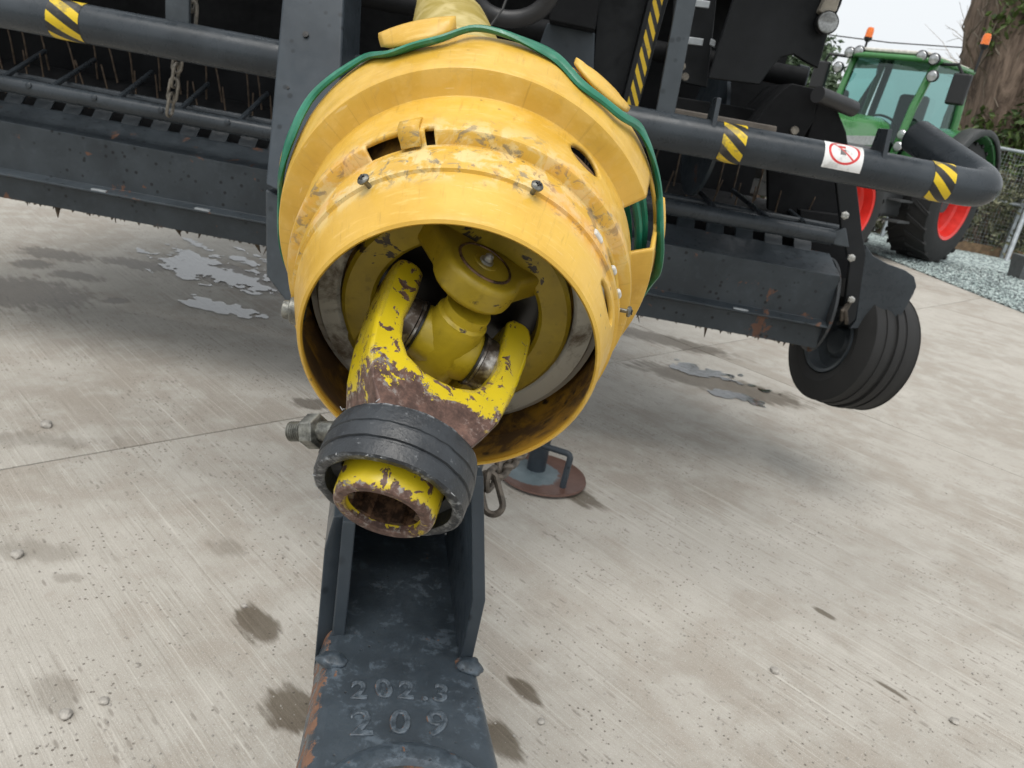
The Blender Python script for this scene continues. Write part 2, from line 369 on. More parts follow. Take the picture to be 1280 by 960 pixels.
# ================================================================== PTO shaft (nearest thing)
KP = .875
def camv(x, y, z): return RT * x - UP * y + F * z                  # camera-frame direction (y down) in world space
def guard_materials():
    t = MT('yellow_plastic', (.70, .39, .045), .42)
    p = t.sep(t.co.outputs['Object']); s = p[2]
    n1 = t.noise(14, 5, .6); n2 = t.noise(55, 5, .65, dist=.5); n3 = t.noise(150, 3, .6)
    c = t.mix(t.step(n1, .3, .7), (.585, .340, .040), (.70, .435, .070))
    ang = t.math('ARCTAN2', p[1], p[0])
    cv = t.n('ShaderNodeCombineXYZ'); t.L(t.math('MULTIPLY', ang, 1.2), cv.inputs[0]); t.L(t.math('MULTIPLY', s, 60), cv.inputs[1])
    st = t.noise(4, 4, .65, cv.outputs[0])
    c = t.mix(t.math('MULTIPLY', t.step(st, .52, .75), .55), c, (.78, .53, .15))
    band = t.math('MULTIPLY', t.step(s, .028, .044), t.step(s, .070, .105, 1, .10))
    band = t.math('MULTIPLY', band, t.step(p[1], .0, -.07))
    pale = t.math('MULTIPLY', t.step(n2, .47, .58), t.math('MULTIPLY', band, .8)); c = t.mix(pale, c, (.70, .56, .27))
    dk = t.math('MULTIPLY', t.step(t.noise(75, 5, .68, dist=.6), .55, .64), t.math('MULTIPLY', band, .85))
    c = t.mix(dk, c, t.mix(n3, (.06, .052, .04), (.33, .28, .19)))
    spk = t.voro(75); sm = t.math('MULTIPLY', t.step(spk, .07, .13, 1, 0), t.step(t.noise(11, 2), .57, .66)); c = t.mix(t.math('MULTIPLY', sm, .75), c, (.13, .09, .045))
    org = t.math('MULTIPLY', t.step(n1, .5, .65), t.math('MULTIPLY', band, .45)); c = t.mix(org, c, (.72, .30, .06))
    grm = t.math('MULTIPLY', t.step(t.noise(26, 5, .65), .5, .8), t.step(p[1], -.06, .06, 0, .5)); c = t.mix(grm, c, (.36, .20, .03))
    sv = t.n('ShaderNodeCombineXYZ'); t.L(t.math('ADD', t.math('MULTIPLY', ang, 2.5), t.math('MULTIPLY', s, 9)), sv.inputs[0]); t.L(t.math('MULTIPLY', s, 420), sv.inputs[1])
    scr = t.math('MULTIPLY', t.step(t.noise(2.2, 3, .6, sv.outputs[0]), .64, .70), t.step(n1, .42, .6)); c = t.mix(t.math('MULTIPLY', scr, .55), c, (.80, .62, .30))
    sv2 = t.n('ShaderNodeCombineXYZ'); t.L(t.math('MULTIPLY', ang, 26), sv2.inputs[0]); t.L(t.math('MULTIPLY', s, 22), sv2.inputs[1])
    grs = t.math('MULTIPLY', t.step(t.noise(1.3, 5, .7, sv2.outputs[0]), .55, .72), .38); c = t.mix(grs, c, (.34, .19, .03))
    t.col(c); t.rough(t.step(n2, .3, .8, .30, .58)); 
    t.bump(t.math('ADD', n2, t.math('MULTIPLY', n3, .5)), .22, .0012); M['yellow_plastic'] = t.m
    t = MT('dirty_yellow_plastic', (.5, .27, .04), .6); n1 = t.noise(18, 6, .7, dist=.5); n2 = t.noise(70, 4); p = t.sep(t.co.outputs['Object'])
    c = t.mix(t.step(n1, .34, .56), (.50, .27, .035), (.115, .065, .028)); c = t.mix(t.step(n2, .6, .72), c, (.05, .033, .018))
    c = t.mix(t.step(p[2], .012, .004), c, (.60, .34, .04)); t.col(c); t.bump(n1, .3, .002); M['dirty_yellow'] = t.m
guard_materials()
def strap_mat():
    t = MT('green_strap', (.012, .15, .085), .35); n = t.noise(40, 5, .65); n2 = t.noise(9, 3)
    c = t.mix(t.step(n, .3, .7), (.010, .13, .07), (.02, .20, .12)); c = t.mix(t.math('MULTIPLY', t.step(n, .55, .7), t.step(n2, .46, .6)), c, (.28, .42, .36))
    t.col(c); t.bump(n, .3, .001); M['green_strap'] = t.m
strap_mat()
def chipped(name, zlo, zhi, yellow=(.62, .47, .014), amount=.5):
    """glossy yellow paint over rusty brown forging; bare below zlo.. on the object's z axis"""
    t = MT(name, yellow, .38); p = t.sep(t.co.outputs['Object']); n1 = t.noise(60, 6, .68, dist=.5); n2 = t.noise(170, 5, .7); n3 = t.noise(24, 3)
    k = t.math('ADD', t.step(p[2], zlo, zhi), t.math('MULTIPLY', t.math('SUBTRACT', n1, .5), 2.3))
    k = t.math('ADD', k, t.math('MULTIPLY', t.math('SUBTRACT', n3, .5), .9))
    bv = t.n('ShaderNodeBevel', samples=4); bv.inputs[0].default_value = .006; gn_ = t.n('ShaderNodeNewGeometry'); dt = t.n('ShaderNodeVectorMath', operation='DOT_PRODUCT'); t.L(bv.outputs[0], dt.inputs[0]); t.L(gn_.outputs['Normal'], dt.inputs[1])
    ew = t.step(dt.outputs['Value'], .995, .90); k = t.math('SUBTRACT', k, t.math('MULTIPLY', ew, t.step(n3, .40, .62, .15, .95)))
    k = t.math('SUBTRACT', k, t.math('MULTIPLY', t.step(t.noise(85, 4, .65, dist=.7), .57, .63), 1.1))
    pm = t.step(k, amount - .03, amount + .03)                        # 1 = paint left
    edge = t.math('MULTIPLY', t.step(k, amount - .5, amount - .05), t.step(n2, .50, .62))
    brown = t.mix(t.step(t.math('ADD', n2, t.math('MULTIPLY', n3, .5)), .5, 1.0), (.045, .022, .016), (.17, .092, .068)); bare = t.mix(edge, brown, (.36, .34, .32))
    pc = t.mix(t.step(n3, .3, .7), tuple(x * .85 for x in yellow), yellow)
    t.col(t.mix(pm, bare, pc)); t.rough(t.mix(pm, t.mix(edge, (.55,) * 3, (.36,) * 3), (.3,) * 3))
    t.metal(t.math('MULTIPLY', edge, t.math('SUBTRACT', 1., pm)))
    t.bump(t.math('ADD', t.math('MULTIPLY', pm, .6), t.math('MULTIPLY', n2, .35)), .5, .0012); M[name] = t.m
chipped('yoke_paint', .040, .098, amount=.46)
chipped('hub_paint', -.019, .004, amount=.42)
def aged_dim_yellow(name, c0, amt):
    t = MT(name, c0, .42); n1 = t.noise(30, 5, .65, dist=.4); n2 = t.noise(120, 4)
    c = t.mix(t.step(n1, .3, .7), tuple(x * .75 for x in c0), c0); c = t.mix(t.step(n1, amt, amt + .03), c, (.035, .024, .015)); c = t.mix(t.math('MULTIPLY', t.step(n2, .55, .7), .4), c, tuple(x * .4 for x in c0))
    t.col(c); t.bump(n1, .3, .0015); M[name] = t.m
aged_dim_yellow('housing_paint', (.36, .255, .014), .61); aged_dim_yellow('cross_paint', (.46, .335, .017), .66)  # yellow set darker to paint in the dim inside of the guard
t = MT('greasy_steel', (.20, .17, .14), .32, .8); n1 = t.noise(55, 4, .6); t.col(t.mix(t.step(n1, .42, .6), (.09, .07, .055), (.52, .49, .45))); t.rough(t.step(n1, .3, .7, .5, .2)); M['greasy_steel'] = t.m
t = MT('dirty_white', (.5, .48, .42), .55); n1 = t.noise(22, 6, .7, dist=.4); t.col(t.mix(t.step(n1, .46, .66), (.50, .48, .42), (.12, .09, .06))); M['dirty_white'] = t.m
t = MT('spline_steel', (.08, .05, .035), .5, .4); n1 = t.noise(90, 5, .7); t.col(t.mix(t.step(n1, .40, .62), (.035, .020, .013), (.19, .105, .06))); M['spline_steel'] = t.m
t = MT('grease_shade_black', (.010, .009, .008), .3); M['grease_shade_black'] = t.m  # near-black for seals, greasy areas and the painted shade of slots and holes
def collar_mat():
    t = MT('collar_plastic', (.03, .034, .04), .4); n1 = t.noise(45, 5, .6); n2 = t.noise(210, 4, .7); p = t.sep(t.co.outputs['Object'])
    c = t.mix(t.step(n1, .3, .7), (.013, .015, .018), (.030, .035, .041))
    cv = t.n('ShaderNodeCombineXYZ'); t.L(t.math('ARCTAN2', p[1], p[0]), cv.inputs[0]); t.L(t.math('MULTIPLY', p[2], 25), cv.inputs[1])
    sc = t.noise(9, 5, .7, cv.outputs[0]); c = t.mix(t.math('MULTIPLY', t.step(sc, .60, .72), t.step(n2, .42, .58)), c, (.20, .21, .22))
    rim = t.math('ADD', t.step(p[2], .0016, .0002), t.step(p[2], .0352, .0375)); c = t.mix(t.math('MULTIPLY', rim, t.math('MULTIPLY', t.step(n2, .45, .6), t.step(n1, .42, .6))), c, (.27, .28, .29))
    t.col(c); t.rough(t.step(n1, .3, .7, .30, .50)); t.bump(t.math('ADD', n2, sc), .4, .0012); M['collar_plastic'] = t.m
collar_mat()
t = MT('clear_tube', (.62, .47, .12), .35, Transmission_Weight=.25); n1 = t.noise(24, 5, .6, dist=1); t.col(t.mix(t.step(n1, .35, .65), (.50, .38, .08), (.74, .60, .24))); t.bump(n1, .3, .003); M['clear_tube'] = t.m

A_CAM = Vector((.0508, -.792, 1)).normalized(); GA = camv(*A_CAM)
G0 = dd(561.05, 447.0, .60626 * KP)
YA_CAM = Vector((.2206, -.7731, .5947)).normalized(); YA = camv(*YA_CAM)
Y0 = dd(484.3, 622.7, .538 * KP)
XC = Y0 + YA * .128
GM = frame(G0, GA, RT)                                             # guard frame: z = away along the shaft, x = right, y = ...
if (GM.to_3x3() @ Vector((0, 1, 0))).dot(UP) < 0: GM = frame(G0, GA, RT) @ Matrix.Diagonal((1, 1, 1, 1))
GYS = 1 if (GM.to_3x3() @ Vector((0, 1, 0))).dot(UP) > 0 else -1
pto = empty('pto_shaft', Vector((Y0.x, Y0.y + .4, .98)), 'yellow PTO drive shaft with bell-shaped plastic guard and chipped fork yoke', 'drive shaft')
def gang(px, py, s, r):
    """azimuth on the guard surface (frame angle) where it shows at a surveyed spot: nearest match"""
    best = None
    for k in range(720):
        a = 2 * math.pi * k / 720; p = GM @ Vector((r * math.cos(a), r * math.sin(a), s)); q = p - C0; d = q.dot(F)
        u = 640 + FPX * q.dot(RT) / d; v = 480 - FPX * q.dot(UP) / d; e = (u - px) ** 2 + (v - py) ** 2
        if best is None or e < best[0]: best = (e, a)
    return best[1]
# ---- guard shell (stepped bell), openings cut through it
prof0 = [(0, .1150), (-.0015, .1166), (.000, .1190), (.004, .1206), (.015, .1238), (.030, .1285), (.044, .1328), (.0475, .1336), (.0483, .1364), (.053, .1370),
         (.065, .1388), (.078, .1388), (.0862, .1384), (.0868, .1392), (.0882, .1478), (.0895, .1497), (.0920, .1508), (.097, .1512), (.104, .1515), (.116, .1520), (.130, .1527), (.142, .1535),
         (.1500, .1540), (.1512, .1546), (.1516, .1556), (.1555, .1735), (.1562, .1752), (.1585, .1764), (.163, .1774), (.174, .1792), (.184, .1812), (.196, .1832), (.208, .1845), (.216, .185), (.217, .183)]
prof = [(s * KP, r * KP) for s, r in prof0]
def rad(s):
    for (a, b), (c, d) in zip(prof[4:], prof[5:]):
        if a <= s <= c: return b + (d - b) * (s - a) / (c - a)
    return prof[-1][1]
NA = 360
def dang(a, b): return (a - b + math.pi) % (2 * math.pi) - math.pi
sA = .0925 * KP; sB = .135 * KP; sC = .185 * KP
a1, a2 = gang(457, 183, sA, rad(sA)), gang(498, 166, sA, rad(sA)); a3, a4 = gang(528, 160, sA, rad(sA)), gang(543, 157, sA, rad(sA))
ov = gang(729, 202, sB, rad(sB)); rc1, rc2 = gang(795, 240, sC, rad(sC)), gang(800, 285, sC, rad(sC))
sl1, sl2 = gang(755, 312, .068 * KP, .139 * KP), gang(763, 385, .068 * KP, .139 * KP)
sl3, sl4 = gang(749, 350, .035 * KP, .132 * KP), gang(754, 405, .035 * KP, .132 * KP)
def cut(s, a):
    S = s / KP
    if .0870 < S < .0955:
        for p, q in ((a1, a2), (a3, a4)):
            m = (p + dang(q, p) / 2); h = abs(dang(q, p)) / 2
            if abs(dang(a, m)) < h: return True
    m = ov; e = ((S - .131) / .0165) ** 2 + (dang(a, m) / .115) ** 2
    if e < 1: return True
    m = rc1 + dang(rc2, rc1) / 2
    if .1512 < S < .205 and abs(dang(a, m)) < abs(dang(rc2, rc1)) / 2 + .03: return True
    m = sl1 + dang(sl2, sl1) / 2; h = abs(dang(sl2, sl1)) / 2
    if ((S - .066) / .012) ** 2 + (dang(a, m) / h) ** 2 < 1: return True
    m = sl3 + dang(sl4, sl3) / 2; h = abs(dang(sl4, sl3)) / 2
    if ((S - .033) / .007) ** 2 + (dang(a, m) / h) ** 2 < 1: return True
    return False
# refine profile rows so openings have smooth outlines
pr = []
for (a, b), (c, d) in zip(prof, prof[1:]):
    n = max(1, int(math.ceil(abs(c - a) / .0022)))
    pr += [(a + (c - a) * k / n, b + (d - b) * k / n) for k in range(n)]
pr.append(prof[-1])
V = []; Fc = []; n = NA
for i, (s, r) in enumerate(pr):
    for k in range(n):
        a = 2 * math.pi * k / n; S = s / KP
        rr = r * (1 + .006 * noise.noise(Vector((math.cos(a) * 1.2, math.sin(a) * 1.2, s * 8))) * min(1, max(0, S * 12)))
        ds = 0
        if False: ds = .0045 * KP * max(0, min(1, .5 + 6 * math.sin(4 * a + 1.1)))        # notched ledge
        if S > .2: ds = .004 * KP * noise.noise(Vector((a * 4, 0, 3)))
        V.append(Vector((rr * math.cos(a), rr * math.sin(a), s + ds)))
for i in range(len(pr) - 1):
    for k in range(n):
        if cut((pr[i][0] + pr[i + 1][0]) / 2, 2 * math.pi * (k + .5) / n): continue
        Fc.append((i * n + k, i * n + (k + 1) % n, (i + 1) * n + (k + 1) % n, (i + 1) * n + k))
cnt = {}
for f in Fc:
    for q in range(4):
        e = (min(f[q], f[(q + 1) % 4]), max(f[q], f[(q + 1) % 4])); cnt[e] = cnt.get(e, 0) + 1
bd_ = {v for e, c_ in cnt.items() if c_ == 1 for v in e}
ells = [(.131, .0165, ov, .115), (.066, .012, sl1 + dang(sl2, sl1) / 2, abs(dang(sl2, sl1)) / 2), (.033, .007, sl3 + dang(sl4, sl3) / 2, abs(dang(sl4, sl3)) / 2)]
for vi in bd_:                                                     # round the oval openings
    p = V[vi]; a = math.atan2(p.y, p.x); S = p.z / KP
    for (s0, sr, m, h) in ells:
        x_, y_ = (S - s0) / sr, dang(a, m) / h; e = math.hypot(x_, y_)
        if .55 < e < 1.6:
            S2 = s0 + x_ / e * sr; a2_ = m + y_ / e * h; r_ = rad(S2 * KP); V[vi] = Vector((r_ * math.cos(a2_), r_ * math.sin(a2_), S2 * KP)); break
me = mesh_from('guard', V, Fc, None, True, 26, mats=[M['yellow_plastic'], M['dirty_yellow']])
guard = put('guard', me, pto, GM)
# normals: make them face outwards so the wall grows inwards
bm = bmesh.new(); bm.from_mesh(me); bm.faces.ensure_lookup_table()
f0 = max(bm.faces, key=lambda f: f.calc_center_median().xy.length)
if f0.normal.xy.dot(f0.calc_center_median().xy) < 0:
    bmesh.ops.reverse_faces(bm, faces=bm.faces)
bm.to_mesh(me); bm.free(); me.update()
sm = guard.modifiers.new('wall', 'SOLIDIFY'); sm.thickness = .0034; sm.offset = -1; sm.material_offset = 1; sm.use_even_offset = False
guard['label'] = 'faded yellow plastic bell guard, scuffed around its seam'
def gp(s, a, dr=0.): r = rad(s) + dr; return GM @ Vector((r * math.cos(a), r * math.sin(a), s))
# tab bridging the slots
ta = gang(513, 168, sA, rad(sA)); mb = MB()
tabw = .055
tabp = []
for s in (.083, .0925, .104, .112):
    tabp.append([GM @ Vector(((rad(s * KP) + (.0016 if s < .11 else -.001)) * math.cos(ta + dw), (rad(s * KP) + (.0016 if s < .11 else -.001)) * math.sin(ta + dw), s * KP)) for dw in (-tabw, 0, tabw)])
Vt = [p for r_ in tabp for p in r_]; Ft = [(i * 3 + k, i * 3 + k + 1, i * 3 + k + 4, i * 3 + k + 3) for i in range(3) for k in range(2)]
mb.add(Vt, Ft); tab = mb.build('tab', M['yellow_plastic'], guard, W=GM); so_ = tab.modifiers.new('s', 'SOLIDIFY'); so_.thickness = .003; so_.offset = 0
# green retaining strap with yellow pads over the outer rim
padpx = [(520, 47), (743, 122), (357, 180), (819, 300)]
sR = .204 * KP; pads = [gang(x, y, sR, rad(sR) + .004) for x, y in padpx]
path = []
for k in range(241):
    a = 2 * math.pi * k / 240; dip = 0
    for q in pads: dip = max(dip, math.exp(-(dang(a, q) / .21) ** 4))
    s = sR + .005 - .021 * dip + .003 * math.sin(3 * a + 1); r = rad(min(s, .2165 * KP)) + .0052 - .001 * dip + .002 * math.sin(7 * a)
    path.append((r * math.cos(a), r * math.sin(a), s))
mb = MB(); Vs = []; n = 8; Fs = []
for k, p in enumerate(path):
    a = 2 * math.pi * k / 240; e = Vector((math.cos(a), math.sin(a), 0)); z = Vector((0, 0, 1)); tw = .5 * math.sin(4 * a + 2)
    for j in range(n):
        b = 2 * math.pi * j / n; wv = 1 + .3 * math.sin(9 * a); Vs.append(GM @ (Vector(p) + (e * math.cos(tw) + z * math.sin(tw)) * (.0026 * math.cos(b)) + (z * math.cos(tw) - e * math.sin(tw)) * (.0052 * wv * math.sin(b))))
for k in range(240):
    for j in range(n): Fs.append((k * n + j, k * n + (j + 1) % n, (k + 1) * n + (j + 1) % n, (k + 1) * n + j))
mb.add(Vs, Fs).build('retaining_strap', M['green_strap'], pto, W=GM)
# inner loops of the strap that show through the square opening
for dr, ds in ((-.018, .0), (-.026, .006), (-.012, .012)):
    mb = MB(); mb.tube([GM @ Vector(((.185 * KP + dr) * math.cos(a), (.185 * KP + dr) * math.sin(a), sC + ds)) for a in [rc1 - .5 + k * .06 for k in range(18)]], .0034, 8)
    mb.build('strap_loop', M['green_strap'], pto, W=GM)
for q, (wd, ln) in zip(pads, ((.175, .0085), (.17, .0025), (.19, .002), (.21, .0015))):
    Vp = []; Fp = []; nu, nv = 12, 6
    for i in range(nu + 1):
        u = i / nu * 2 - 1
        for j in range(nv + 1):
            v = j / nv; sh = (1 - u ** 4 * .0)
            lo = sR - .009 + .016 * abs(u) ** 2.6; s = lo + (sR + .014 - lo) * v
            r = rad(min(s, .2165 * KP)) + .0055 + ln * v - .0015 * (2 * v - 1) ** 2; a = q + u * wd
            Vp.append(GM @ Vector((r * math.cos(a), r * math.sin(a), s)))
    for i in range(nu):
        for j in range(nv): k = i * (nv + 1) + j; Fp.append((k, k + 1, k + nv + 2, k + nv + 1))
    mb = MB(); mb.add(Vp, Fp); o = mb.build('pad', M['yellow_plastic'], guard, W=GM); x = o.modifiers.new('s', 'SOLIDIFY'); x.thickness = .0024; x.offset = 0
# self-tapping screws standing proud of the seam
def screw(px, py, s, tilt=0.0, parent=guard):
    a = gang(px, py, s, rad(s) + .004); p = gp(s, a); nrm = (GM.to_3x3() @ Vector((math.cos(a), math.sin(a), -.35 + tilt))).normalized()
    W = frame(p, nrm, GA); mb = MB()
    mb.lathe([(-.003, .0016), (.0062, .0016), (.0066, .0040), (.0080, .0044), (.0092, .0034), (.0098, .0016), (.0092, .0002)], W, 14)
    o = mb.build('screw', M['old_zinc'], parent, W=W)
    mb = MB(); mb.box(W @ Vector((0, 0, .0097)), (.0042, .0011, .0012), W.to_3x3()); mb.box(W @ Vector((0, 0, .0097)), (.0011, .0042, .0013), W.to_3x3())
    mb.build('screw_cross', M['grease_shade_black'], parent, W=W)  # raised black cross paints the shade of the drive slots
screw(458, 226, .047 * KP); screw(672, 231, .047 * KP); screw(766, 386, .075 * KP)
ab = gang(372, 388, .045 * KP, rad(.045 * KP)); Wb_ = frame(gp(.045 * KP, ab, -.002), GM.to_3x3() @ Vector((math.cos(ab), math.sin(ab), 0)), GA)
MB().lathe([(-.004, .0105), (.0035, .0105), (.0045, .0095), (.0046, .0072), (.0095, .0070), (.0105, .0055), (.0106, .0003)], Wb_, 16).build('bolt', M['old_zinc'], guard, W=Wb_)
# white clips in the side slots
for (px, py, sz) in ((745, 297, .008), (752, 343, .0055), (756, 369, .0055)):
    a = gang(px, py, .062 * KP, .1385 * KP); p = GM @ Vector((.1365 * KP * math.cos(a), .1365 * KP * math.sin(a), .062 * KP))
    W = frame(p, GM.to_3x3() @ Vector((math.cos(a), math.sin(a), 0)), GA); mb = MB().box(p, (sz, sz * 1.3, .006), W.to_3x3()); mb.build('clip', M['white_plastic'], guard, W=W, bevel=.002)
# white bearing ring and dark back plate inside the guard
k = KP
mb = MB().lathe([(.068 * k, .100 * k), (.065 * k, .103 * k), (.065 * k, .118 * k), (.070 * k, .1205 * k), (.072 * k, .126 * k), (.080 * k, .126 * k), (.080 * k, .100 * k)], GM, 72, close=True); mb.build('bearing_ring', M['dirty_white'], pto, W=GM)
mb = MB().lathe([(.0780 * k, .0005), (.0781 * k, .1285 * k)], GM, 72)
o = mb.build('back_plate', M['dirty_yellow'], pto, W=GM); x = o.modifiers.new('s', 'SOLIDIFY'); x.thickness = .003; x.offset = 1
mb = MB().lathe([(.0760 * k, .0005), (.0761 * k, .072 * k)], GM, 48); mb.build('grease_plate', M['grease_shade_black'], pto, W=GM)
# centre housing: flanged ring with two ears
mb = MB().lathe([(.061 * k, .070 * k), (.058 * k, .073 * k), (.058 * k, .094 * k), (.061 * k, .0975 * k), (.0755 * k, .0975 * k), (.0755 * k, .070 * k)], GM, 72, close=True)
housing = mb.build('centre_housing', M['housing_paint'], pto, W=GM)
T1 = camv(*Vector((.849, .453, .274)).normalized())
T2 = -(GA.cross(T1)).normalized()
if T2.dot(UP) < 0: T2 = -T2
def ear(sgn, name):
    c = XC + T2 * (.050 * sgn) + GA * .010 - T1 * .006; xd = GA.cross(T2).normalized()
    W = frame(c, T2 * sgn, xd); zl = (W.to_3x3().inverted() @ GA)          # a-direction in ear plane
    zl = Vector((zl.x, zl.y, 0)).normalized(); xl = Vector((zl.y, -zl.x, 0))
    prf = []
    for i in range(13):
        a = math.pi * (i / 12); prf.append(xl * (.030 * math.cos(a)) - zl * (.030 * math.sin(a)) )
    prf = [xl * .072 + zl * .058] + prf + [-xl * .072 + zl * .058]
    mb = MB().prism([W @ (p + Vector((0, 0, .016))) for p in prf], W.to_3x3() @ Vector((0, 0, -.022)))
    o = mb.build(name, M['housing_paint'], housing, W=W, bevel=.005, seg=3)
    mb = MB().lathe([(.0161, .0205), (.0172, .0200), (.0173, .0188), (.0163, .0184)], W, 32)
    mb.build('bearing_cover', M['spline_steel'], housing, W=W)
    mb = MB().lathe([(.0164, .0192), (.0166, .0085), (.0176, .008), (.0176, .001)], W, 32); mb.build('bearing_face', M['housing_paint'], housing, W=W)
    mb = MB().lathe([(.0170, .0052), (.0190, .0050), (.0195, .0034), (.0225, .0032), (.0240, .0018), (.0242, .0002)], W, 14); mb.build('grease_nipple', M['zinc'], housing, W=W)
ear(1, 'ear'); ear(-1, 'ear')
# spider: body, four trunnions, bearing caps
XW = frame(XC, T1.cross(T2), T1)
mb = MB(); mb.lathe([(-.027, .0158), (-.022, .019), (-.016, .0205), (0, .0235), (.016, .0205), (.022, .019), (.027, .0158)], frame(XC, T1, T2), 24, caps=True)
mb.lathe([(-.036, .0170), (-.030, .0195), (-.022, .0195), (0, .0240), (.022, .0195), (.027, .0192), (.029, .0172), (.036, .0170)], frame(XC, T2, T1), 24, caps=True)
sp = mb.build('spider', M['cross_paint'], pto, W=XW)
for sg in (1, -1):
    W = frame(XC, T1 * sg, T2); mb = MB().lathe([(.0235, .0165), (.0245, .0200), (.0262, .0200), (.0262, .0185), (.027, .0192), (.038, .0192), (.0385, .018), (.0386, .001)], W, 28); mb.build('bearing_cap', M['greasy_steel'], sp, W=W)
    W = frame(XC, T1 * sg, T2); mb = MB().lathe([(.0226, .0185), (.0226, .0205), (.0243, .0207), (.0243, .0185)], W, 28, close=True); mb.build('seal', M['grease_shade_black'], sp, W=W)
# front yoke: hub, fork arms
YW = frame(Y0, YA, T1 - YA * T1.dot(YA))
yp = [(-.030, .036), (-.041, .056), (-.0490, .074), (-.0540, .100), (-.0565, .130), (-.0570, .156), (-.0545, .165), (-.0490, .168), (-.0400, .167), (-.0350, .161), (-.0345, .140), (-.0360, .112), (-.0325, .097), (-.0250, .0875), (-.012, .0820), (0, .0810)]
yp = yp + [(-x, y) for x, y in yp[::-1][1:]]
mb = MB(); hw = .023; rows = [(-1.0, .72), (-.78, .93), (-.4, 1.0), (0, 1.0), (.4, 1.0), (.78, .93), (1.0, .72)]
cen = Vector((0, .09)); Vy = []; nP = len(yp)
# left and right arms built as one closed band so the fork stays one casting
for (f, g) in rows:
    for (x, y) in yp:
        wloc = hw * (1.0 if y < .11 else 1.0 - .25 * ((y - .11) / .05) ** 2)
        th = 1 if abs(f) < .9 else .94
        Vy.append(YW @ Vector((x * (1 if abs(f) < .9 else .985), f * wloc * (1.25 if y < .06 else 1), y)))
Fy = []
for i in range(len(rows) - 1):
    for j in range(nP): Fy.append((i * nP + j, i * nP + (j + 1) % nP, (i + 1) * nP + (j + 1) % nP, (i + 1) * nP + j))
Fy += [list(range(nP))[::-1], list(range((len(rows) - 1) * nP, len(rows) * nP))]
yoke = mb.add(Vy, Fy).build('yoke', M['yoke_paint'], pto, W=YW, bevel=.0028, seg=2, ang=42)
yoke['label'] = 'forked yoke with yellow paint chipped to brown rust'
# hub tube with splined bore
mb = MB(); mb.lathe([(.036, .033), (.004, .0325), (-.006, .0322), (-.0095, .0312), (-.0110, .0295), (-.0110, .0255), (-.0098, .0238), (-.006, .0232)], YW, 48)
hub = mb.build('hub', M['hub_paint'], yoke, W=YW)
V = []; Fc = []; n = 120
for z in (-.006, .05):
    for i in range(n):
        a = 2 * math.pi * i / n; r = .0232 if (i % 20) < 12 else .0196
        V.append(YW @ Vector((r * math.cos(a), r * math.sin(a), z)))
Fc = [(i, (i + 1) % n, n + (i + 1) % n, n + i) for i in range(n)]
ring = [YW @ Vector((.0234 * math.cos(2 * math.pi * i / n), .0234 * math.sin(2 * math.pi * i / n), -.006)) for i in range(n)]
mb = MB().add(V, Fc); nb = len(mb.V); mb.V += ring; mb.F += [(i, (i + 1) % n, nb + (i + 1) % n, nb + i) for i in range(n)]
mb.F.append([n + i for i in range(n)])
mb.build('splined_bore', M['spline_steel'], yoke, W=YW, ang=25)
# locking collar: grooved black ring
cp = [(.001, .0405), (.0, .0425), (.0, .0462), (.0012, .0478), (.0105, .0486), (.0112, .0478), (.0125, .0478), (.0132, .0492), (.0215, .0494), (.0222, .0484), (.0236, .0484), (.0243, .0492), (.0340, .0482), (.0372, .0470), (.0385, .0450), (.0385, .0345), (.014, .0345), (.012, .0405)]
V = []; n = 96
for (z, r) in cp:
    for i in range(n):
        a = 2 * math.pi * i / n; j = .0006 * noise.noise(Vector((math.cos(a) * 9, math.sin(a) * 9, z * 300)))
        V.append(YW @ Vector(((r + j) * math.cos(a), (r + j) * math.sin(a), z + .0010 * noise.noise(Vector((math.cos(a) * 5, math.sin(a) * 5, 2))))))
m_ = len(cp); Fc = [(i * n + q, i * n + (q + 1) % n, ((i + 1) % m_) * n + (q + 1) % n, ((i + 1) % m_) * n + q) for i in range(m_) for q in range(n)]
MB().add(V, Fc).build('locking_collar', M['collar_plastic'], pto, W=YW, ang=30)
# frayed plastic shreds along the collar rims
mb = MB(); rq = random.Random(5)
for q in range(26):
    a = rq.uniform(0, 6.28); z = rq.choice((0, .0375)); p = YW @ Vector((.0478 * math.cos(a), .0478 * math.sin(a), z)); d = Vector((rq.uniform(-1, 1), rq.uniform(-1, 1), rq.uniform(-1, 1))) * rq.uniform(.001, .003)
    mb.tube([p, p + d], [.00035, .0002], 4)
tag(mb.build('frayed_edge', simple('shred', (.34, .35, .36), .6).m, pto, W=YW), kind='stuff')
# clamp bolt with nut on the left of the collar
bd = camv(*Vector((-.93, .03, .372)).normalized()); bc = dd(402, 539, .497)
W = frame(bc, bd, UP); mb = MB()
mb.lathe([(-.02, .0065), (.004, .0065)], W, 20)
for i in range(8): z = .0108 + i * .0017; mb.lathe([(z, .0054), (z + .0006, .0067), (z + .0010, .0067), (z + .0017, .0054)], W, 20)
mb.lathe([(.0244, .0056), (.0256, .0045), (.0256, .0002)], W, 18)
bolt = mb.build('clamp_bolt', M['old_zinc'], pto, W=W)
mb = MB().lathe([(.0005, .0092), (.0012, .0118), (.0105, .0118), (.0114, .0095)], W, 6, caps=True); mb.build('nut', M['old_zinc'], bolt, W=W, smooth=False, bevel=.0008)
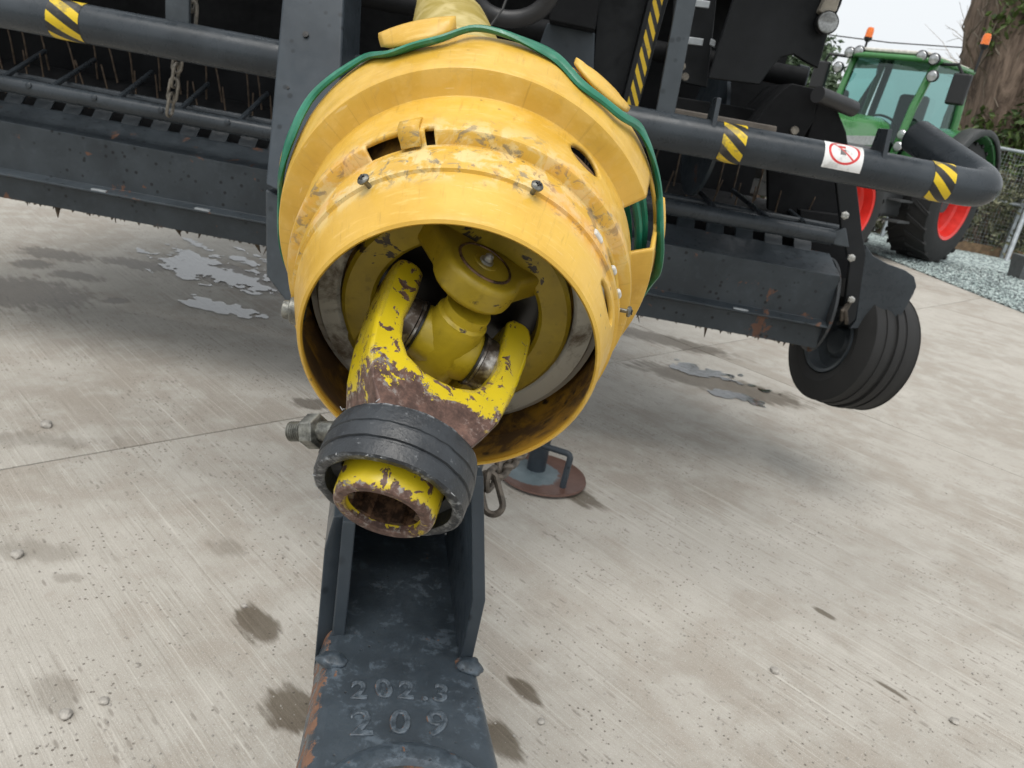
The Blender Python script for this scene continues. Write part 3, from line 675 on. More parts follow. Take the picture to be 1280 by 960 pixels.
# inner shaft tube and its pale plastic cone behind the guard
ps = [GM @ Vector((0, 0, z)) for z in (.10, .18)] + [dd(570, 90, .90), dd(563, 40, 1.0), dd(553, 8, 1.08), dd(546, -30, 1.18), dd(540, -120, 1.45)]
mb = MB(); mb.tube(ps, [.07, .066, .060, .050, .036, .031, .031], 28); mb.build('shaft_tube', M['clear_tube'], pto, W=GM)
mb = MB().lathe([(.072, .1285 * k), (.12, .13), (.125, .05)], GM, 60); mb.build('rear_cone', M['dirty_yellow'], pto, W=GM)

# ================================================================== baler
YB = 1.75
zb = at(1000, 193, YB).z; zbl = at(170, 44, YB).z; zb = (zb + zbl) / 2
baler = empty('baler', (0, 3.2, 0), 'dark grey square baler with pickup reel, tubular front rails and drawbar', 'baler')
def hazard_mat(name, sc, slope, yl=(.80, .56, .015)):
    t = MT(name, yl, .4); uv = t.sep(t.co.outputs['UV'])
    v = t.math('FRACT', t.math('ADD', t.math('MULTIPLY', uv[0], slope), t.math('MULTIPLY', uv[1], sc)))
    k = t.math('LESS_THAN', v, .5); n1 = t.noise(60, 4, .6)
    t.col(t.mix(t.math('MULTIPLY', t.step(t.noise(24, 5, .7), .56, .66), .55), t.mix(k, t.mix(n1, tuple(x * .8 for x in yl), yl), (.018, .017, .016)), (.10, .09, .07))); M[name] = t.m
hazard_mat('hazard_print', 3.2, .95); hazard_mat('hazard_strip_print', 9, 1.1, (.78, .52, .02))
def sign_mat():
    t = MT('prohibition_print', (.8, .8, .8), .4); uv = t.sep(t.co.outputs['UV'])
    x = t.math('MULTIPLY', t.math('SUBTRACT', uv[0], .5), 1.0); y = t.math('SUBTRACT', uv[1], .60)
    x = t.math('MULTIPLY', x, 1.05); y = t.math('MULTIPLY', y, 1.0)
    d = t.math('SQRT', t.math('ADD', t.math('MULTIPLY', x, x), t.math('MULTIPLY', y, y)))
    ring = t.math('MULTIPLY', t.math('GREATER_THAN', d, .36), t.math('LESS_THAN', d, .43))
    bar = t.math('MULTIPLY', t.math('LESS_THAN', t.math('ABSOLUTE', t.math('ADD', x, y)), .035), t.math('LESS_THAN', d, .40))
    red = t.math('MAXIMUM', ring, bar)
    bx = t.math('MULTIPLY', t.math('LESS_THAN', t.math('ABSOLUTE', t.math('ADD', x, .03)), .075), t.math('LESS_THAN', t.math('ABSOLUTE', t.math('ADD', y, .03)), .10))
    rb = t.math('MULTIPLY', t.math('LESS_THAN', t.math('ABSOLUTE', t.math('ADD', x, .06)), .10), t.math('LESS_THAN', t.math('ABSOLUTE', t.math('SUBTRACT', y, .17)), .05))
    c = t.mix(bx, (.78, .78, .77), (.09, .09, .10)); c = t.mix(rb, c, (.55, .05, .04)); c = t.mix(red, c, (.62, .035, .035)); c = t.mix(t.math('MULTIPLY', t.step(t.noise(20, 5, .7), .52, .68), .45), c, (.22, .20, .17)); t.col(c); M['prohibition_print'] = t.m
sign_mat()
def wrap(name, mat, x0, x1, y, z, r, a0, a1, parent, shear=0., label=None):
    """sticker wrapped round a tube lying along x; angle 0 faces the camera side (-y), positive goes up"""
    V = []; uv = []; nu, nv = 6, 24; Fc = []
    for i in range(nu + 1):
        for j in range(nv + 1):
            a = a0 + (a1 - a0) * j / nv; V.append(Vector((x0 + (x1 - x0) * i / nu + shear * (j / nv), y - r * math.cos(a), z + r * math.sin(a)))); uv.append((i / nu, j / nv))
    for i in range(nu):
        for j in range(nv): q = i * (nv + 1) + j; Fc.append((q, q + 1, q + nv + 2, q + nv + 1))
    W = WL[parent.name]; Wi = W.inverted()
    return put(name, mesh_from(name, [Wi @ v for v in V], Fc, mat, uv=uv), parent, W, label=label)
RB = .0395
# left rail
lb = MB().tube([(at(-80, 0, YB).x, YB, zb), (-.4, YB, zb)], RB, 28).build('guard_rail', M['tube_paint'], baler)
wrap('hazard_sticker', M['hazard_print'], at(71, 28, YB).x, at(111, 36, YB).x, YB, zb, RB + .0008, R_(-100), R_(95), lb)
# right rail with its bent-back end
e0 = Vector((at(1246, 240, YB).x, YB, zb)); e1 = at(1150, 174, 1.98); e2 = at(1132, 159, 2.06)
pth = fillet([(at(715, 160, YB).x, YB, zb), tuple(e0), tuple(e1 + (e1 - e0) * .05)], .055, 12)
rb = MB().tube(pth, RB, 28).build('guard_rail', M['tube_paint'], baler)
wrap('hazard_sticker', M['hazard_print'], at(897, 180, YB).x, at(926, 185, YB).x, YB, zb, RB + .0008, R_(-88), R_(95), rb)
wrap('hazard_sticker', M['hazard_print'], at(1156, 225, YB).x, at(1184, 225, YB).x, YB, zb, RB + .0008, R_(-88), R_(100), rb)
wrap('warning_sticker', M['prohibition_print'], at(1022, 197, YB).x, at(1071, 200, YB).x, YB, zb, RB + .0008, R_(-18), R_(78), rb, label='white sticker with red prohibition circle')
for (px, py) in ((888, 150), (1098, 190)):
    c = at(px, py, YB); mb = MB().prism([(c.x, YB - .034, zb + .012), (c.x, YB - .012, zb + .085), (c.x, YB + .045, zb + .085), (c.x, YB + .055, zb)], (.010, 0, 0)); mb.build('lug', M['tube_paint'], rb, bevel=.002)
def post(name, px0, px1, py0, py1, Y, parent, mat, th=.012, dY=0.):
    """flat bar: bottom edge between px0..px1 (at py1), top at py0 shifted by perspective; stands on the rail"""
    a, b = at(px0, py1, Y), at(px1, py1, Y); z0 = zb + RB * .75; z1 = 1.9
    MB().prism([(a.x, Y, z0), (b.x, Y, z0 - .002), (b.x + dY, Y, z1), (a.x + dY, Y, z1)], (0, th, 0)).build(name, mat, parent, bevel=.003)
post('upright', 206, 236, 0, 38, YB - .004, lb, M['light_paint'], dY=-.02)
post('upright', 816, 840, 0, 158, YB - .006, rb, M['light_paint'], dY=-.03)
# left frame post: leaning upper face, plumb lower cheek
def pr_at(poly, Y, vec, name, mat, parent=baler, bevel=.004, **kw): return MB().prism([at(x, y, Y) for x, y in poly], vec).build(name, mat, parent, bevel=bevel, **kw)
up = [at(331, 232, 1.52), at(362, 246, 1.52), at(420, 246, 1.52), at(436, -150, 1.78), at(366, -160, 1.78)]
MB().prism(up, (0, .14, .02)).build('frame_post', M['steel_paint'], baler, bevel=.006)
pr_at([(331, 236), (332, 345), (374, 400), (430, 470), (470, 470), (470, 250), (362, 250)], 1.535, (0, .10, 0), 'frame_cheek', M['light_paint'], bevel=.006)
for (px, py, r) in ((382, 43, .006), (360, 110, .003)):
    Yh = 1.52 + .18 * (246 - py) / 286 ; W = frame(at(px, py, Yh - .004), (0, -1, .45), (1, 0, 0)); MB().lathe([(-.003, r), (.0015, r), (.0016, .0003)], W, 20).build('hole_disc', M['grease_shade_black'], baler)  # raised black disc paints the dark of an open hole
c = at(346, 30, 1.66); 
MB().box((-.15, 1.86, 1.74), (2.3, .30, .14)).build('top_beam', M['steel_paint'], baler, bevel=.006)
xc_ = at(455, 400, 1.62).x; MB().box(((xc_ + .08) / 2, 1.66, .82), (.08 - xc_, .12, .14)).build('cross_member', M['steel_paint'], baler, bevel=.006)
# central frame, right of the shaft
pr_at([(684, 28), (744, 40), (741, 118), (700, 150), (640, 150)], 1.80, (0, .12, 0), 'frame_block', M['steel_paint'])
pr_at([(706, -160), (774, -160), (744, 38), (686, 26)], 1.74, (0, .2, 0), 'frame_block', M['shade_black_paint'])
pr_at([(761, -170), (853, -170), (776, 172), (735, 150)], 1.90, (0, .1, 0), 'side_panel', M['panel_paint'])
hp = [at(853, -170, 1.84), at(882, -170, 1.84), at(786, 178, 1.84), at(768, 165, 1.84)]
MB().prism(hp, (0, .05, 0)).build('strip_frame', M['panel_paint'], baler, bevel=.003)
q = [at(824, -30, 1.8385), at(836, -30, 1.8385), at(789, 168, 1.8385), at(776, 160, 1.8385)]
Wb = WL[baler.name].inverted(); put('hazard_strip', mesh_from('hazard_strip', [Wb @ v for v in q], [(0, 1, 2, 3)], M['hazard_strip_print'], uv=[(0, 1), (1, 1), (1, 0), (0, 0)]), baler, WL[baler.name])
# hydraulic hose loop and thin cable at the top
mb = MB(); mb.tube([at(640 + 50 * math.cos(a), -18 + 42 * math.sin(a), 1.62 + .02 * math.sin(a)) for a in [math.pi * (-.05 + 1.1 * i / 22) for i in range(23)]], .0165, 14).build('hydraulic_hose', M['hose_rubber'], baler)
mb = MB(); mb.tube([at(640, -20, 1.60), at(628, 12, 1.56), at(612, 34, 1.5), at(596, 50, 1.46)], .0022, 6).build('cable', M['cable'], baler)
# body behind, painted black for the shade inside: hood sides, rotor, feed chamber
XR = at(1050, 200, 2.9).x
MB().box((-.95, 3.25, 1.75), (2 * 1.75, .06, 2.3)).build('body_front', M['shade_black_paint'], baler)
MB().box((-1.05, 2.95, 1.80), (3.3, .6, .04)).build('sky_block_top', M['shade_black_paint'], baler)  # added roof, keeps sky light out of the interior
MB().box((-2.72, 2.6, 1.25), (.04, 1.3, 1.1)).build('sky_block_end', M['shade_black_paint'], baler)  # added wall on the left, blocks sky light from the side
MB().box((-1.0, 4.2, 2.25), (3.4, 1.8, 1.5)).build('bale_chamber', M['shade_black_paint'], baler, bevel=.02)  # chamber made extra wide to shade the ground below
MB().box((.60, 2.75, 2.15), (.03, 1.0, 1.1)).build('inner_wall', M['panel_paint'], baler)
for i, z in enumerate((1.36, 1.62)):
    MB().tube([(-2.6, 2.55 + i * .1, z), (.7, 2.55 + i * .1, z)], .03, 12).build('cross_tube', M['shade_black_paint'], baler)
# pickup: beam in front, comb plates, windguard tube with rods, reel with tines
YP = 2.58
zt = (at(165, 181, YP).z + at(920, 322, YP).z) / 2; zl = (at(165, 244, YP).z + at(920, 386, YP).z) / 2; zbm = (at(165, 284, YP).z + at(920, 412, YP).z) / 2
YT2 = YP + .16
x0 = at(-120, 150, YP).x; x1 = at(1051, 345, YP).x
pk = [(YP, zt), (YP + .006, zl + .012), (YP - .030, zl), (YP - .030, zl - .006), (YP + .004, zl - .014), (YP + .012, zbm), (YP + .018, zbm), (YP + .030, zl), (YP + .03, zt - .01), (YT2, zt + .040), (YT2, zt + .050)]
mb = MB().prism([(x0, y, z) for y, z in pk], (x1 - x0, 0, 0)); beam = mb.build('pickup_beam', M['pickup_paint'], baler, bevel=.002)
for (px, py) in ((122, 230), (252, 252), (930, 375)):
    c = at(px, py, YP - .03); MB().box((c.x, YP - .018, zl + .003), (.05, .018, .005)).build('packing', M['galvanised'], beam)
fm = None; xs = x0 + .03; yc = YP + .13
while xs < x1 - .04:
    if fm is None:
        m = MB().prism([(0, 0, 0), (0, .03, .032), (0, .10, .05), (0, .11, .046), (0, .035, .026), (0, .008, -.004)], (.062, 0, 0)); fm = m.mesh('comb_plate', M['pickup_paint'])
    put('comb_plate', fm, beam, Matrix.Translation((xs, YT2 - .01, zt + .046)), bevel=.0015); xs += .1035
tz = (at(165, 130, YP - .02).z + at(920, 278, YP - .02).z) / 2; YT = YP - .02
wg = MB().tube([(x0, YT, tz), (at(1040, 300, YT).x, YT, tz)], .0255, 18).build('windguard_tube', M['tube_paint'], baler)
for (px, py, qx, qy) in ((-60, 75, -10, 55), (0, 84, 56, 64), (62, 98, 118, 75), (145, 113, 190, 90), (222, 130, 260, 105), (297, 145, 334, 117)):
    a = at(px, py, YT); b = at(qx, qy, YT + .42); MB().tube([(a.x, YT, tz + .012), b], .0085, 8).build('windguard_rod', M['tube_paint'], wg)
for (px, py, qx, qy) in ((900, 260, 866, 231), (966, 275, 916, 238), (1015, 290, 985, 262)):
    a = at(px, py, YT); b = at(qx, qy, YT + .35); MB().tube([(a.x, YT, tz + .012), b], .0085, 8).build('windguard_rod', M['tube_paint'], wg)
for (px, py) in ((42, 105), (123, 120), (206, 138), (288, 154)):
    W = frame((at(px, py, YT).x, YT - .024, tz + .01), (0, -1, .2), (1, 0, 0)); MB().lathe([(0, .010), (.004, .0095), (.006, .006), (.0062, .0005)], W, 8).build('rivet', M['tube_paint'], wg)
reel = MB().tube([(x0, 3.06, zt + .02), (x1 - .02, 3.06, zt + .02)], .15, 24).build('pickup_reel', M['shade_black_paint'], baler)
tm = None; rt = random.Random(11); xs = x0 + .05
while xs < x1 - .05:
    if tm is None: tm = MB().tube([(0, 0, 0), (0, -.02, .09), (0, -.045, .16)], [.0035, .003, .0026], 6).mesh('tine', simple('tine_steel', (.16, .12, .09), .45, .6, .5, sc=40).m)
    for row in range(2):
        put('tine', tm, reel, Matrix.Translation((xs + rt.uniform(-.02, .02) + row * .035, 2.90 + row * .10, zt + .06 + row * .10)) @ Matrix.Rotation(rt.uniform(-.15, .15), 4, 'Y'))
    xs += .0815
MB().tube([(x0, 2.72, zt + .14), (x1, 2.72, zt + .14)], .012, 10).build('rear_rod', M['tube_paint'], baler)
# auger flight behind the right rail
W = frame(at(880, 165, 2.75), (1, .1, 0), (0, 0, 1)); MB().lathe([(-.006, .06), (-.006, .21), (.006, .21), (.006, .06)], W, 40, close=True).build('auger_flight', M['steel_paint'], baler)
MB().tube([(at(850, 170, 2.75).x, 2.75, at(880, 165, 2.75).z), (at(1030, 170, 2.75).x, 2.77, at(880, 165, 2.75).z)], .06, 20).build('auger', M['shade_black_paint'], baler)
# straw and mud hanging from the pickup underside
mb = MB(); rs = random.Random(21)
for i in range(2200):
    x = rs.uniform(x0, x1 - .03); y = YP + rs.uniform(.02, .2); z = zbm + .01; L = rs.uniform(.006, .024) * (1 if rs.random() < .975 else 3)
    d = Vector((rs.uniform(-.5, .5), rs.uniform(-.5, .5), -1)).normalized() * L
    mb.tube([(x, y, z), Vector((x, y, z)) + d], [rs.uniform(.004, .014), .001], 4)
tag(mb.build('crop_residue', M['straw'], baler), kind='stuff')
mb = MB(); 
MB().box(((x0 + x1) / 2, YP + .21, zbm + .035), (x1 - x0 - .02, .36, .012)).build('under_pan', M['straw'], baler)
# right end of the pickup: round end plate, arm, wheel shield
ec = at(1050, 378, YP); W = frame((x1 + .004, YP + .13, (zt + zbm) / 2 + .0), (1, 0, 0), (0, 0, 1))
ez = at(1047, 345, YP - .035)
MB().lathe([(-.004, .0005), (-.004, .165), (.003, .168), (.006, .165), (.006, .0005)], W, 48).build('end_plate', painted('rusty_edge', (.05, .055, .06), .5, 1.2, .5).m, baler)
pr_at([(1000, 262), (1062, 270), (1068, 340), (1062, 402), (1040, 418), (1000, 400)], YP + .24, (0, .04, 0), 'end_filler', M['shade_black_paint'])  # black filler added to keep the gap behind the end plate dark
def arm_poly(pts, Y, dy, name, mat, bevel=.004, **kw): return pr_at(pts, Y, (0, dy, 0), name, mat, bevel=bevel, **kw)
arm_poly([(1040, 180), (1066, 186), (1078, 290), (1083, 318), (1070, 400), (1060, 408), (1056, 380), (1062, 330), (1052, 290)], YP - .02, .02, 'side_arm', M['panel_paint'])
arm_poly([(960, 175), (1060, 185), (1064, 330), (1050, 330), (1020, 280), (960, 262)], YP + .30, .03, 'side_wall', M['shade_black_paint'])
arm_poly([(1082, 306), (1092, 320), (1110, 330), (1132, 338), (1143, 346), (1146, 358), (1142, 368), (1118, 410), (1062, 411), (1070, 400)], YP - .01, .012, 'wheel_shield', M['tube_paint'], bevel=.003)
for (px, py, r) in ((1056, 269, .013), (1064, 322, .013), (1064, 374, .012)):
    W = frame(at(px, py, YP - .045), (-.25, -1, 0), (0, 0, 1)); MB().lathe([(-.02, r * .6), (0, r), (.010, r), (.013, r * .6), (.0131, .0005)], W, 6).build('bolt', M['zinc'], baler, smooth=False)
arm_poly([(1040, 290), (1058, 285), (1062, 310), (1042, 306)], YT - .01, .03, 'tube_bracket', M['light_paint'])
for a_, b_ in (((1052, 400), (1064, 376)), ((1058, 404), (1066, 372))):
    MB().tube([at(*a_, YP - .02), at((a_[0] + b_[0]) / 2 - 5, (a_[1] + b_[1]) / 2, YP - .04), at(*b_, YP - .03)], .007, 8).build('spring_coil', M['dark_chain'], baler)
# gauge wheel
wc = at(1063, 431, 2.72); WA = Vector((1, .28, -.13)).normalized()
W = frame(wc, -WA, (0, 0, 1)); rw, ww = .230, .104
tp = [(-ww * .72, .115), (-ww * .95, .125), (-ww * 1.05, .155), (-ww * 1.0, .185), (-ww * .88, rw * .965)]
for i in range(5):
    z = -ww * .80 + i * ww * .40; tp += [(z - .012, rw - .0045 * abs(i - 2) ** 1.3), (z + .010, rw - .0045 * abs(i - 2) ** 1.3), (z + .0105, rw - .009), (z + .0165, rw - .009)]
tp = tp[:-2] + [(ww * .88, rw * .965), (ww * 1.0, .185), (ww * 1.05, .155), (ww * .95, .125), (ww * .72, .115)]
gw = MB().lathe(tp, W, 64, close=True).build('gauge_wheel', M['tyre'], baler, W=W, ang=28)
MB().lathe([(ww * .8, .122), (ww * .98, .120), (ww * .95, .108), (ww * .55, .098), (ww * .45, .06), (ww * .62, .045), (ww * .62, .0005)], W, 40).build('rim', M['light_paint'], gw, W=W)
MB().lathe([(-ww * .8, .122), (-ww * .98, .120), (-ww * .95, .108), (-ww * .55, .098), (-ww * .45, .06), (-ww * .62, .045), (-ww * .62, .0005)], W, 40).build('rim', M['light_paint'], gw, W=W)
W2 = frame(W @ Vector((.06, .03, ww * .55)), -WA, (0, 0, 1)); MB().lathe([(0, .008), (.006, .008), (.008, .004), (.0081, .0003)], W2, 8).build('bolt', M['zinc'], gw, W=W2)
# right upper side: leaning black panel, lamp, brackets, roller pads
Yq = 2.35
pr_at([(926, -30), (1062, -30), (1052, 5), (1036, 40), (1023, 86), (1008, 78), (992, 68), (976, 72), (962, 88), (950, 106), (885, 98)], Yq, (0, .02, 0), 'tilted_panel', M['panel_paint'])
pr_at([(1040, -20), (1056, -20), (1046, 14), (1032, 20), (1024, 14)], Yq - .03, (0, .04, 0), 'lamp_arm', M['tan_paint'])
W = frame(at(1033, 29, Yq - .03), (.05, -1, .1), (0, 0, 1)); lamp = MB().lathe([(-.03, .02), (-.01, .028), (.008, .030), (.012, .029)], W, 28).build('lamp', M['black_plastic'], baler, W=W)
MB().lathe([(.008, .0285), (.013, .026), (.0155, .015), (.016, .0004)], W, 28).build('lamp_lens', M['lamp_glass'], lamp, W=W)
pr_at([(1000, 80), (1014, 84), (1008, 108), (996, 104)], 2.6, (0, .03, 0), 'strut', M['tube_paint'])
pr_at([(962, 128), (978, 112), (990, 104), (1024, 112), (1018, 150), (1000, 180), (930, 170)], 2.30, (0, .25, 0), 'roller_bracket', M['shade_black_paint'])
pr_at([(1026, 118), (1048, 140), (1058, 165), (1063, 200), (1000, 200), (1016, 150)], 2.36, (0, .04, 0), 'end_shield', M['shade_black_paint'])
MB().tube([at(1022, 118, 2.25), at(1066, 136, 2.35)], .022, 16).build('roller', M['black_plastic'], baler)
pr_at([(840, 120), (930, 134), (1010, 150), (1040, 178), (1040, 195), (840, 150)], 2.40, (0, .3, 0), 'cross_plate', M['shade_black_paint'])
pr_at([(838, 134), (972, 158), (968, 178), (836, 152)], 2.20, (0, .05, 0), 'timber_board', simple('board', (.16, .14, .12), .8).m)
for (px, py, w_, h_) in ((877, 3, 22, 9), (869, 50, 22, 9), (892, 52, 6, 8)):
    pr_at([(px - w_ / 2, py - h_ / 2), (px + w_ / 2, py - h_ / 2 + 3), (px + w_ / 2 - 2, py + h_ / 2 + 3), (px - w_ / 2 - 2, py + h_ / 2)], 2.45, (0, .01, 0), 'bracket_plate', M['galvanised'], bevel=.002)
pr_at([(845, -40), (900, -40), (884, 110), (835, 100)], 2.48, (0, .01, 0), 'inner_plate', M['panel_paint'])
for i in range(3):
    W = frame(at(848 + 4 * i, 70 + 13 * i, 2.44), (0, -1, 0), (0, 0, 1)); MB().lathe([(0, .012), (.012, .011), (.0121, .0004)], W, 8).build('bolt', M['chain_steel'], baler, smooth=False)
W = frame(at(993, 163, 2.29), (0, -1, 0), (0, 0, 1)); MB().lathe([(0, .012), (.008, .011), (.0081, .0004)], W, 8).build('bolt', M['chain_steel'], baler)
# ------------------------------------------------------------------ drawbar and hitch tongue
ZH = .56
def hp_(x, y): return gz(x, y, ZH)
cL, cR = hp_(394, 835), hp_(606, 835); nL, nR = hp_(382, 985), hp_(628, 985)
fwd = ((nL + nR) - (cL + cR)).normalized(); sidev = Vector((-fwd.y, fwd.x, 0)); 
if sidev.x < 0: sidev = -sidev
cen = (cL + cR) / 2; TW = .083
draw = empty('x', (0, 0, 0)); bpy.data.objects.remove(draw)
def tp_(u, v, z): p = cen + sidev * u + fwd * v; return Vector((p.x, p.y, z))
# tongue: forged bar with drafted sides and rounded nose
V = []; Fc = []; st = [(-.75, .088, ZH), (-.30, .086, ZH), (-.12, .083, ZH), (-.02, .082, ZH), (.05, .086, ZH), (.12, .090, ZH), (.19, .092, ZH), (.25, .080, ZH), (.285, .045, ZH - .004)]
for (v, wd, z) in st: V += [tp_(-wd, v, z), tp_(wd, v, z), tp_(wd * 1.04, v, z - .055), tp_(-wd * 1.16, v, z - .055)]
for i in range(len(st) - 1):
    for q in range(4): Fc.append((i * 4 + q, i * 4 + (q + 1) % 4, i * 4 + 4 + (q + 1) % 4, i * 4 + 4 + q))
Fc += [(0, 1, 2, 3), tuple(len(V) - 4 + q for q in range(4))]
def tongue_mat():
    t = MT('tongue_paint_rusted', (.055, .07, .085), .4); n1 = t.noise(16, 5, .6); n2 = t.noise(110, 5, .7); n3 = t.noise(40, 6, .68, dist=.4)
    c = t.mix(t.step(n1, .3, .7), (.030, .040, .050), (.052, .068, .084)); c = t.mix(t.math('MULTIPLY', t.math('MULTIPLY', t.step(n3, .50, .60), t.step(n2, .40, .6)), .45), c, (.15, .19, .23))
    g = t.n('ShaderNodeNewGeometry'); nm = t.sep(g.outputs['Normal'])
    side = t.step(nm[0], -.15, -.7)
    rm = t.step(t.math('ADD', n3, t.math('MULTIPLY', side, .17)), .66, .70); v = t.voro(95); pit = t.math('MULTIPLY', t.step(v, .08, .16, 1, 0), t.step(t.noise(22, 2), .5, .62))
    c = t.mix(t.math('MULTIPLY', pit, .8), c, (.012, .013, .015)); pz = t.sep(g.outputs['Position'])[2]; hi_ = t.math('MULTIPLY', t.step(pz, ZH + .0006, ZH + .0016), t.step(n2, .38, .58)); c = t.mix(t.math('MULTIPLY', hi_, .16), c, (.15, .19, .23))
    bv = t.n('ShaderNodeBevel', samples=4); bv.inputs[0].default_value = .006; dt = t.n('ShaderNodeVectorMath', operation='DOT_PRODUCT'); t.L(bv.outputs[0], dt.inputs[0]); t.L(g.outputs['Normal'], dt.inputs[1])
    c = t.mix(t.math('MULTIPLY', t.step(dt.outputs['Value'], .99, .86), t.step(n2, .40, .62, 0, .7)), c, (.19, .225, .26))
    c = t.mix(rm, c, t.mix(n2, (.11, .05, .032), (.28, .15, .09))); t.col(c)
    t.rough(t.step(t.math('ADD', n2, t.math('MULTIPLY', rm, .5)), .3, 1., .32, .7)); t.bump(t.math('SUBTRACT', t.math('ADD', n1, t.math('MULTIPLY', n2, .35)), t.math('ADD', pit, t.math('MULTIPLY', rm, .4))), .5, .002); M['tongue'] = t.m
tongue_mat()
tongue = MB().add(V, Fc).build('drawbar_tongue', M['tongue'], baler, bevel=.012, seg=4, ang=50); tongue['label'] = 'forged drawbar tongue stamped with raised numbers, rusty along its left edge'
# raised numerals
def text(body, loc, size, xdir, ydir, parent, mat):
    cu = bpy.data.curves.new('numeral', 'FONT'); cu.body = body; cu.size = size; cu.extrude = .0002; cu.bevel_depth = .0015; cu.offset = -.0004; cu.bevel_resolution = 2; cu.align_x = 'CENTER'; cu.align_y = 'CENTER'
    to = bpy.data.objects.new('numeral', cu); scene.collection.objects.link(to); dg = bpy.context.evaluated_depsgraph_get(); me = bpy.data.meshes.new_from_object(to.evaluated_get(dg)); bpy.data.objects.remove(to)
    me.materials.clear(); me.materials.append(mat); z = xdir.cross(ydir); W = Matrix(((xdir.x, ydir.x, z.x, loc.x), (xdir.y, ydir.y, z.y, loc.y), (xdir.z, ydir.z, z.z, loc.z), (0, 0, 0, 1)))
    return put('numeral', me, parent, W)
ud = -fwd
for ch, px, py, sz in (('2', 449, 864, .034), ('0', 480, 862, .036), ('2', 508, 864, .034), ('.', 529, 866, .036), ('3', 551, 868, .034), ('2', 452, 905, .046), ('0', 500, 904, .042), ('9', 546, 906, .046)):
    g = gz(px, py, ZH + .0002); ja = R_((px * 7 % 19) - 9); text(ch, g, sz, (sidev * math.cos(ja) + ud * math.sin(ja)), (ud * math.cos(ja) - sidev * math.sin(ja)), tongue, M['tongue'])
# eye: raised lip round the coupling bowl
ec = gz(510, 1030, ZH); 
W = frame((ec.x, ec.y, ZH), (0, 0, 1), (1, 0, 0)); MB().lathe([(-.004, .092), (.003, .086), (.0075, .076), (.006, .064), (-.004, .056)], W, 56).build('eye_lip', M['tongue'], tongue, W=W)
t = painted('rusty_bowl', (.05, .05, .05), .3, 2.2, .7, 3); MB().lathe([(.001, .060), (.0012, .0003)], W, 40).build('eye_bowl', M['rusty_bowl'], tongue, W=W)
# channel cheeks standing on the tongue
Yc1 = gz(590, 826, ZH).y
def cheek(pts, thick, ln, name, dz):
    P = [at(x, y, Yc1 + dy) for x, y, dy in pts]
    mb = MB().prism(P, (thick, 0, 0)); return mb
Rv = Vector((.0, 1, 0)); 
bR = at(590, 828, Yc1); kR = at(607, 752, Yc1 - .0); tR = at(604, 600, Yc1 + .06); 
back = -fwd * .62 + Vector((0, 0, .03))
def slab(front, wid, back, name):
    """cheek plate: front edge polyline swept by its thickness, then back along the drawbar"""
    n = len(front); P = [Vector(p) for p in front]
    V = P + [p + wid for p in P] + [p + wid + back for p in P] + [p + back for p in P]
    Fc = []
    for i in range(n - 1):
        for q in range(4): a, b = q * n, ((q + 1) % 4) * n; Fc.append((a + i, a + i + 1, b + i + 1, b + i))
    Fc += [(0, n, 2 * n, 3 * n), (n - 1, 2 * n - 1, 3 * n - 1, 4 * n - 1)]
    return MB().add(V, Fc).build(name, M['steel_paint'], baler, bevel=.002)
wv = sidev * .0145
slab([bR - wv + Vector((0, 0, -.002)), kR - wv, tR - wv + Vector((0, 0, .004))], wv, back, 'drawbar_cheek')
bL = at(412, 818, Yc1); mL = at(420, 740, Yc1); tL = at(428, 652, Yc1 + .02)
slab([bL + Vector((0, 0, -.002)), mL, tL], wv, back, 'drawbar_cheek')
# outer flange on the left, worn
oL = [at(390, 850, Yc1 - .01), at(398, 760, Yc1), at(404, 690, Yc1 + .01), at(416, 648, Yc1 + .02)]
slab([p + Vector((0, .004, 0)) for p in oL], sidev * .016 + Vector((0, .008, 0)), back, 'drawbar_flange')
MB().prism([tp_(-.08, -.75, ZH + .003), tp_(.08, -.75, ZH + .003), tp_(.078, -.40, ZH + .003), tp_(-.078, -.40, ZH + .003)], (0, 0, -.002)).build('channel_shade', M['shade_black_paint'], baler)  # black sheet paints the shade deep in the channel
MB().prism([tp_(-.082, -.34, ZH + .0), tp_(.078, -.34, ZH + .0), tp_(.078, -.36, ZH + .15), tp_(-.082, -.36, ZH + .15)], (0, .03, 0)).build('channel_web', M['shade_black_paint'], baler)  # web coloured black for the same channel shade
MB().prism([tp_(-.086, -.15, ZH + .135), tp_(.086, -.15, ZH + .135), tp_(.086, -.62, ZH + .17), tp_(-.086, -.62, ZH + .17)], (0, 0, .012)).build('channel_shade_top', M['steel_paint'], baler, bevel=.002)  # hidden plate added to darken the channel below
# weld fillets at the cheek feet
for (px, py) in ((415, 826), (586, 833)):
    g = gz(px, py, ZH); bm = bmesh.new(); bmesh.ops.create_icosphere(bm, subdivisions=3, radius=1)
    for v in bm.verts: v.co = Vector((v.co.x * .016, v.co.y * .012, v.co.z * .008)) * (1 + .3 * noise.noise(v.co * 1.6 + Vector((px, 0, 0))))
    me = bpy.data.meshes.new('weld'); bm.to_mesh(me); bm.free(); me.materials.append(M['tongue']); me.polygons.foreach_set('use_smooth', [True] * len(me.polygons)); put('weld', me, baler, Matrix.Translation((g.x, g.y, ZH)))
# main drawbar beam back to the frame
MB().prism([at(470, 560, 1.0), at(590, 575, 1.0), at(590, 640, 1.0), at(470, 630, 1.0)], (.05, 2.25, .20)).build('drawbar_beam', M['steel_paint'], baler, bevel=.006)
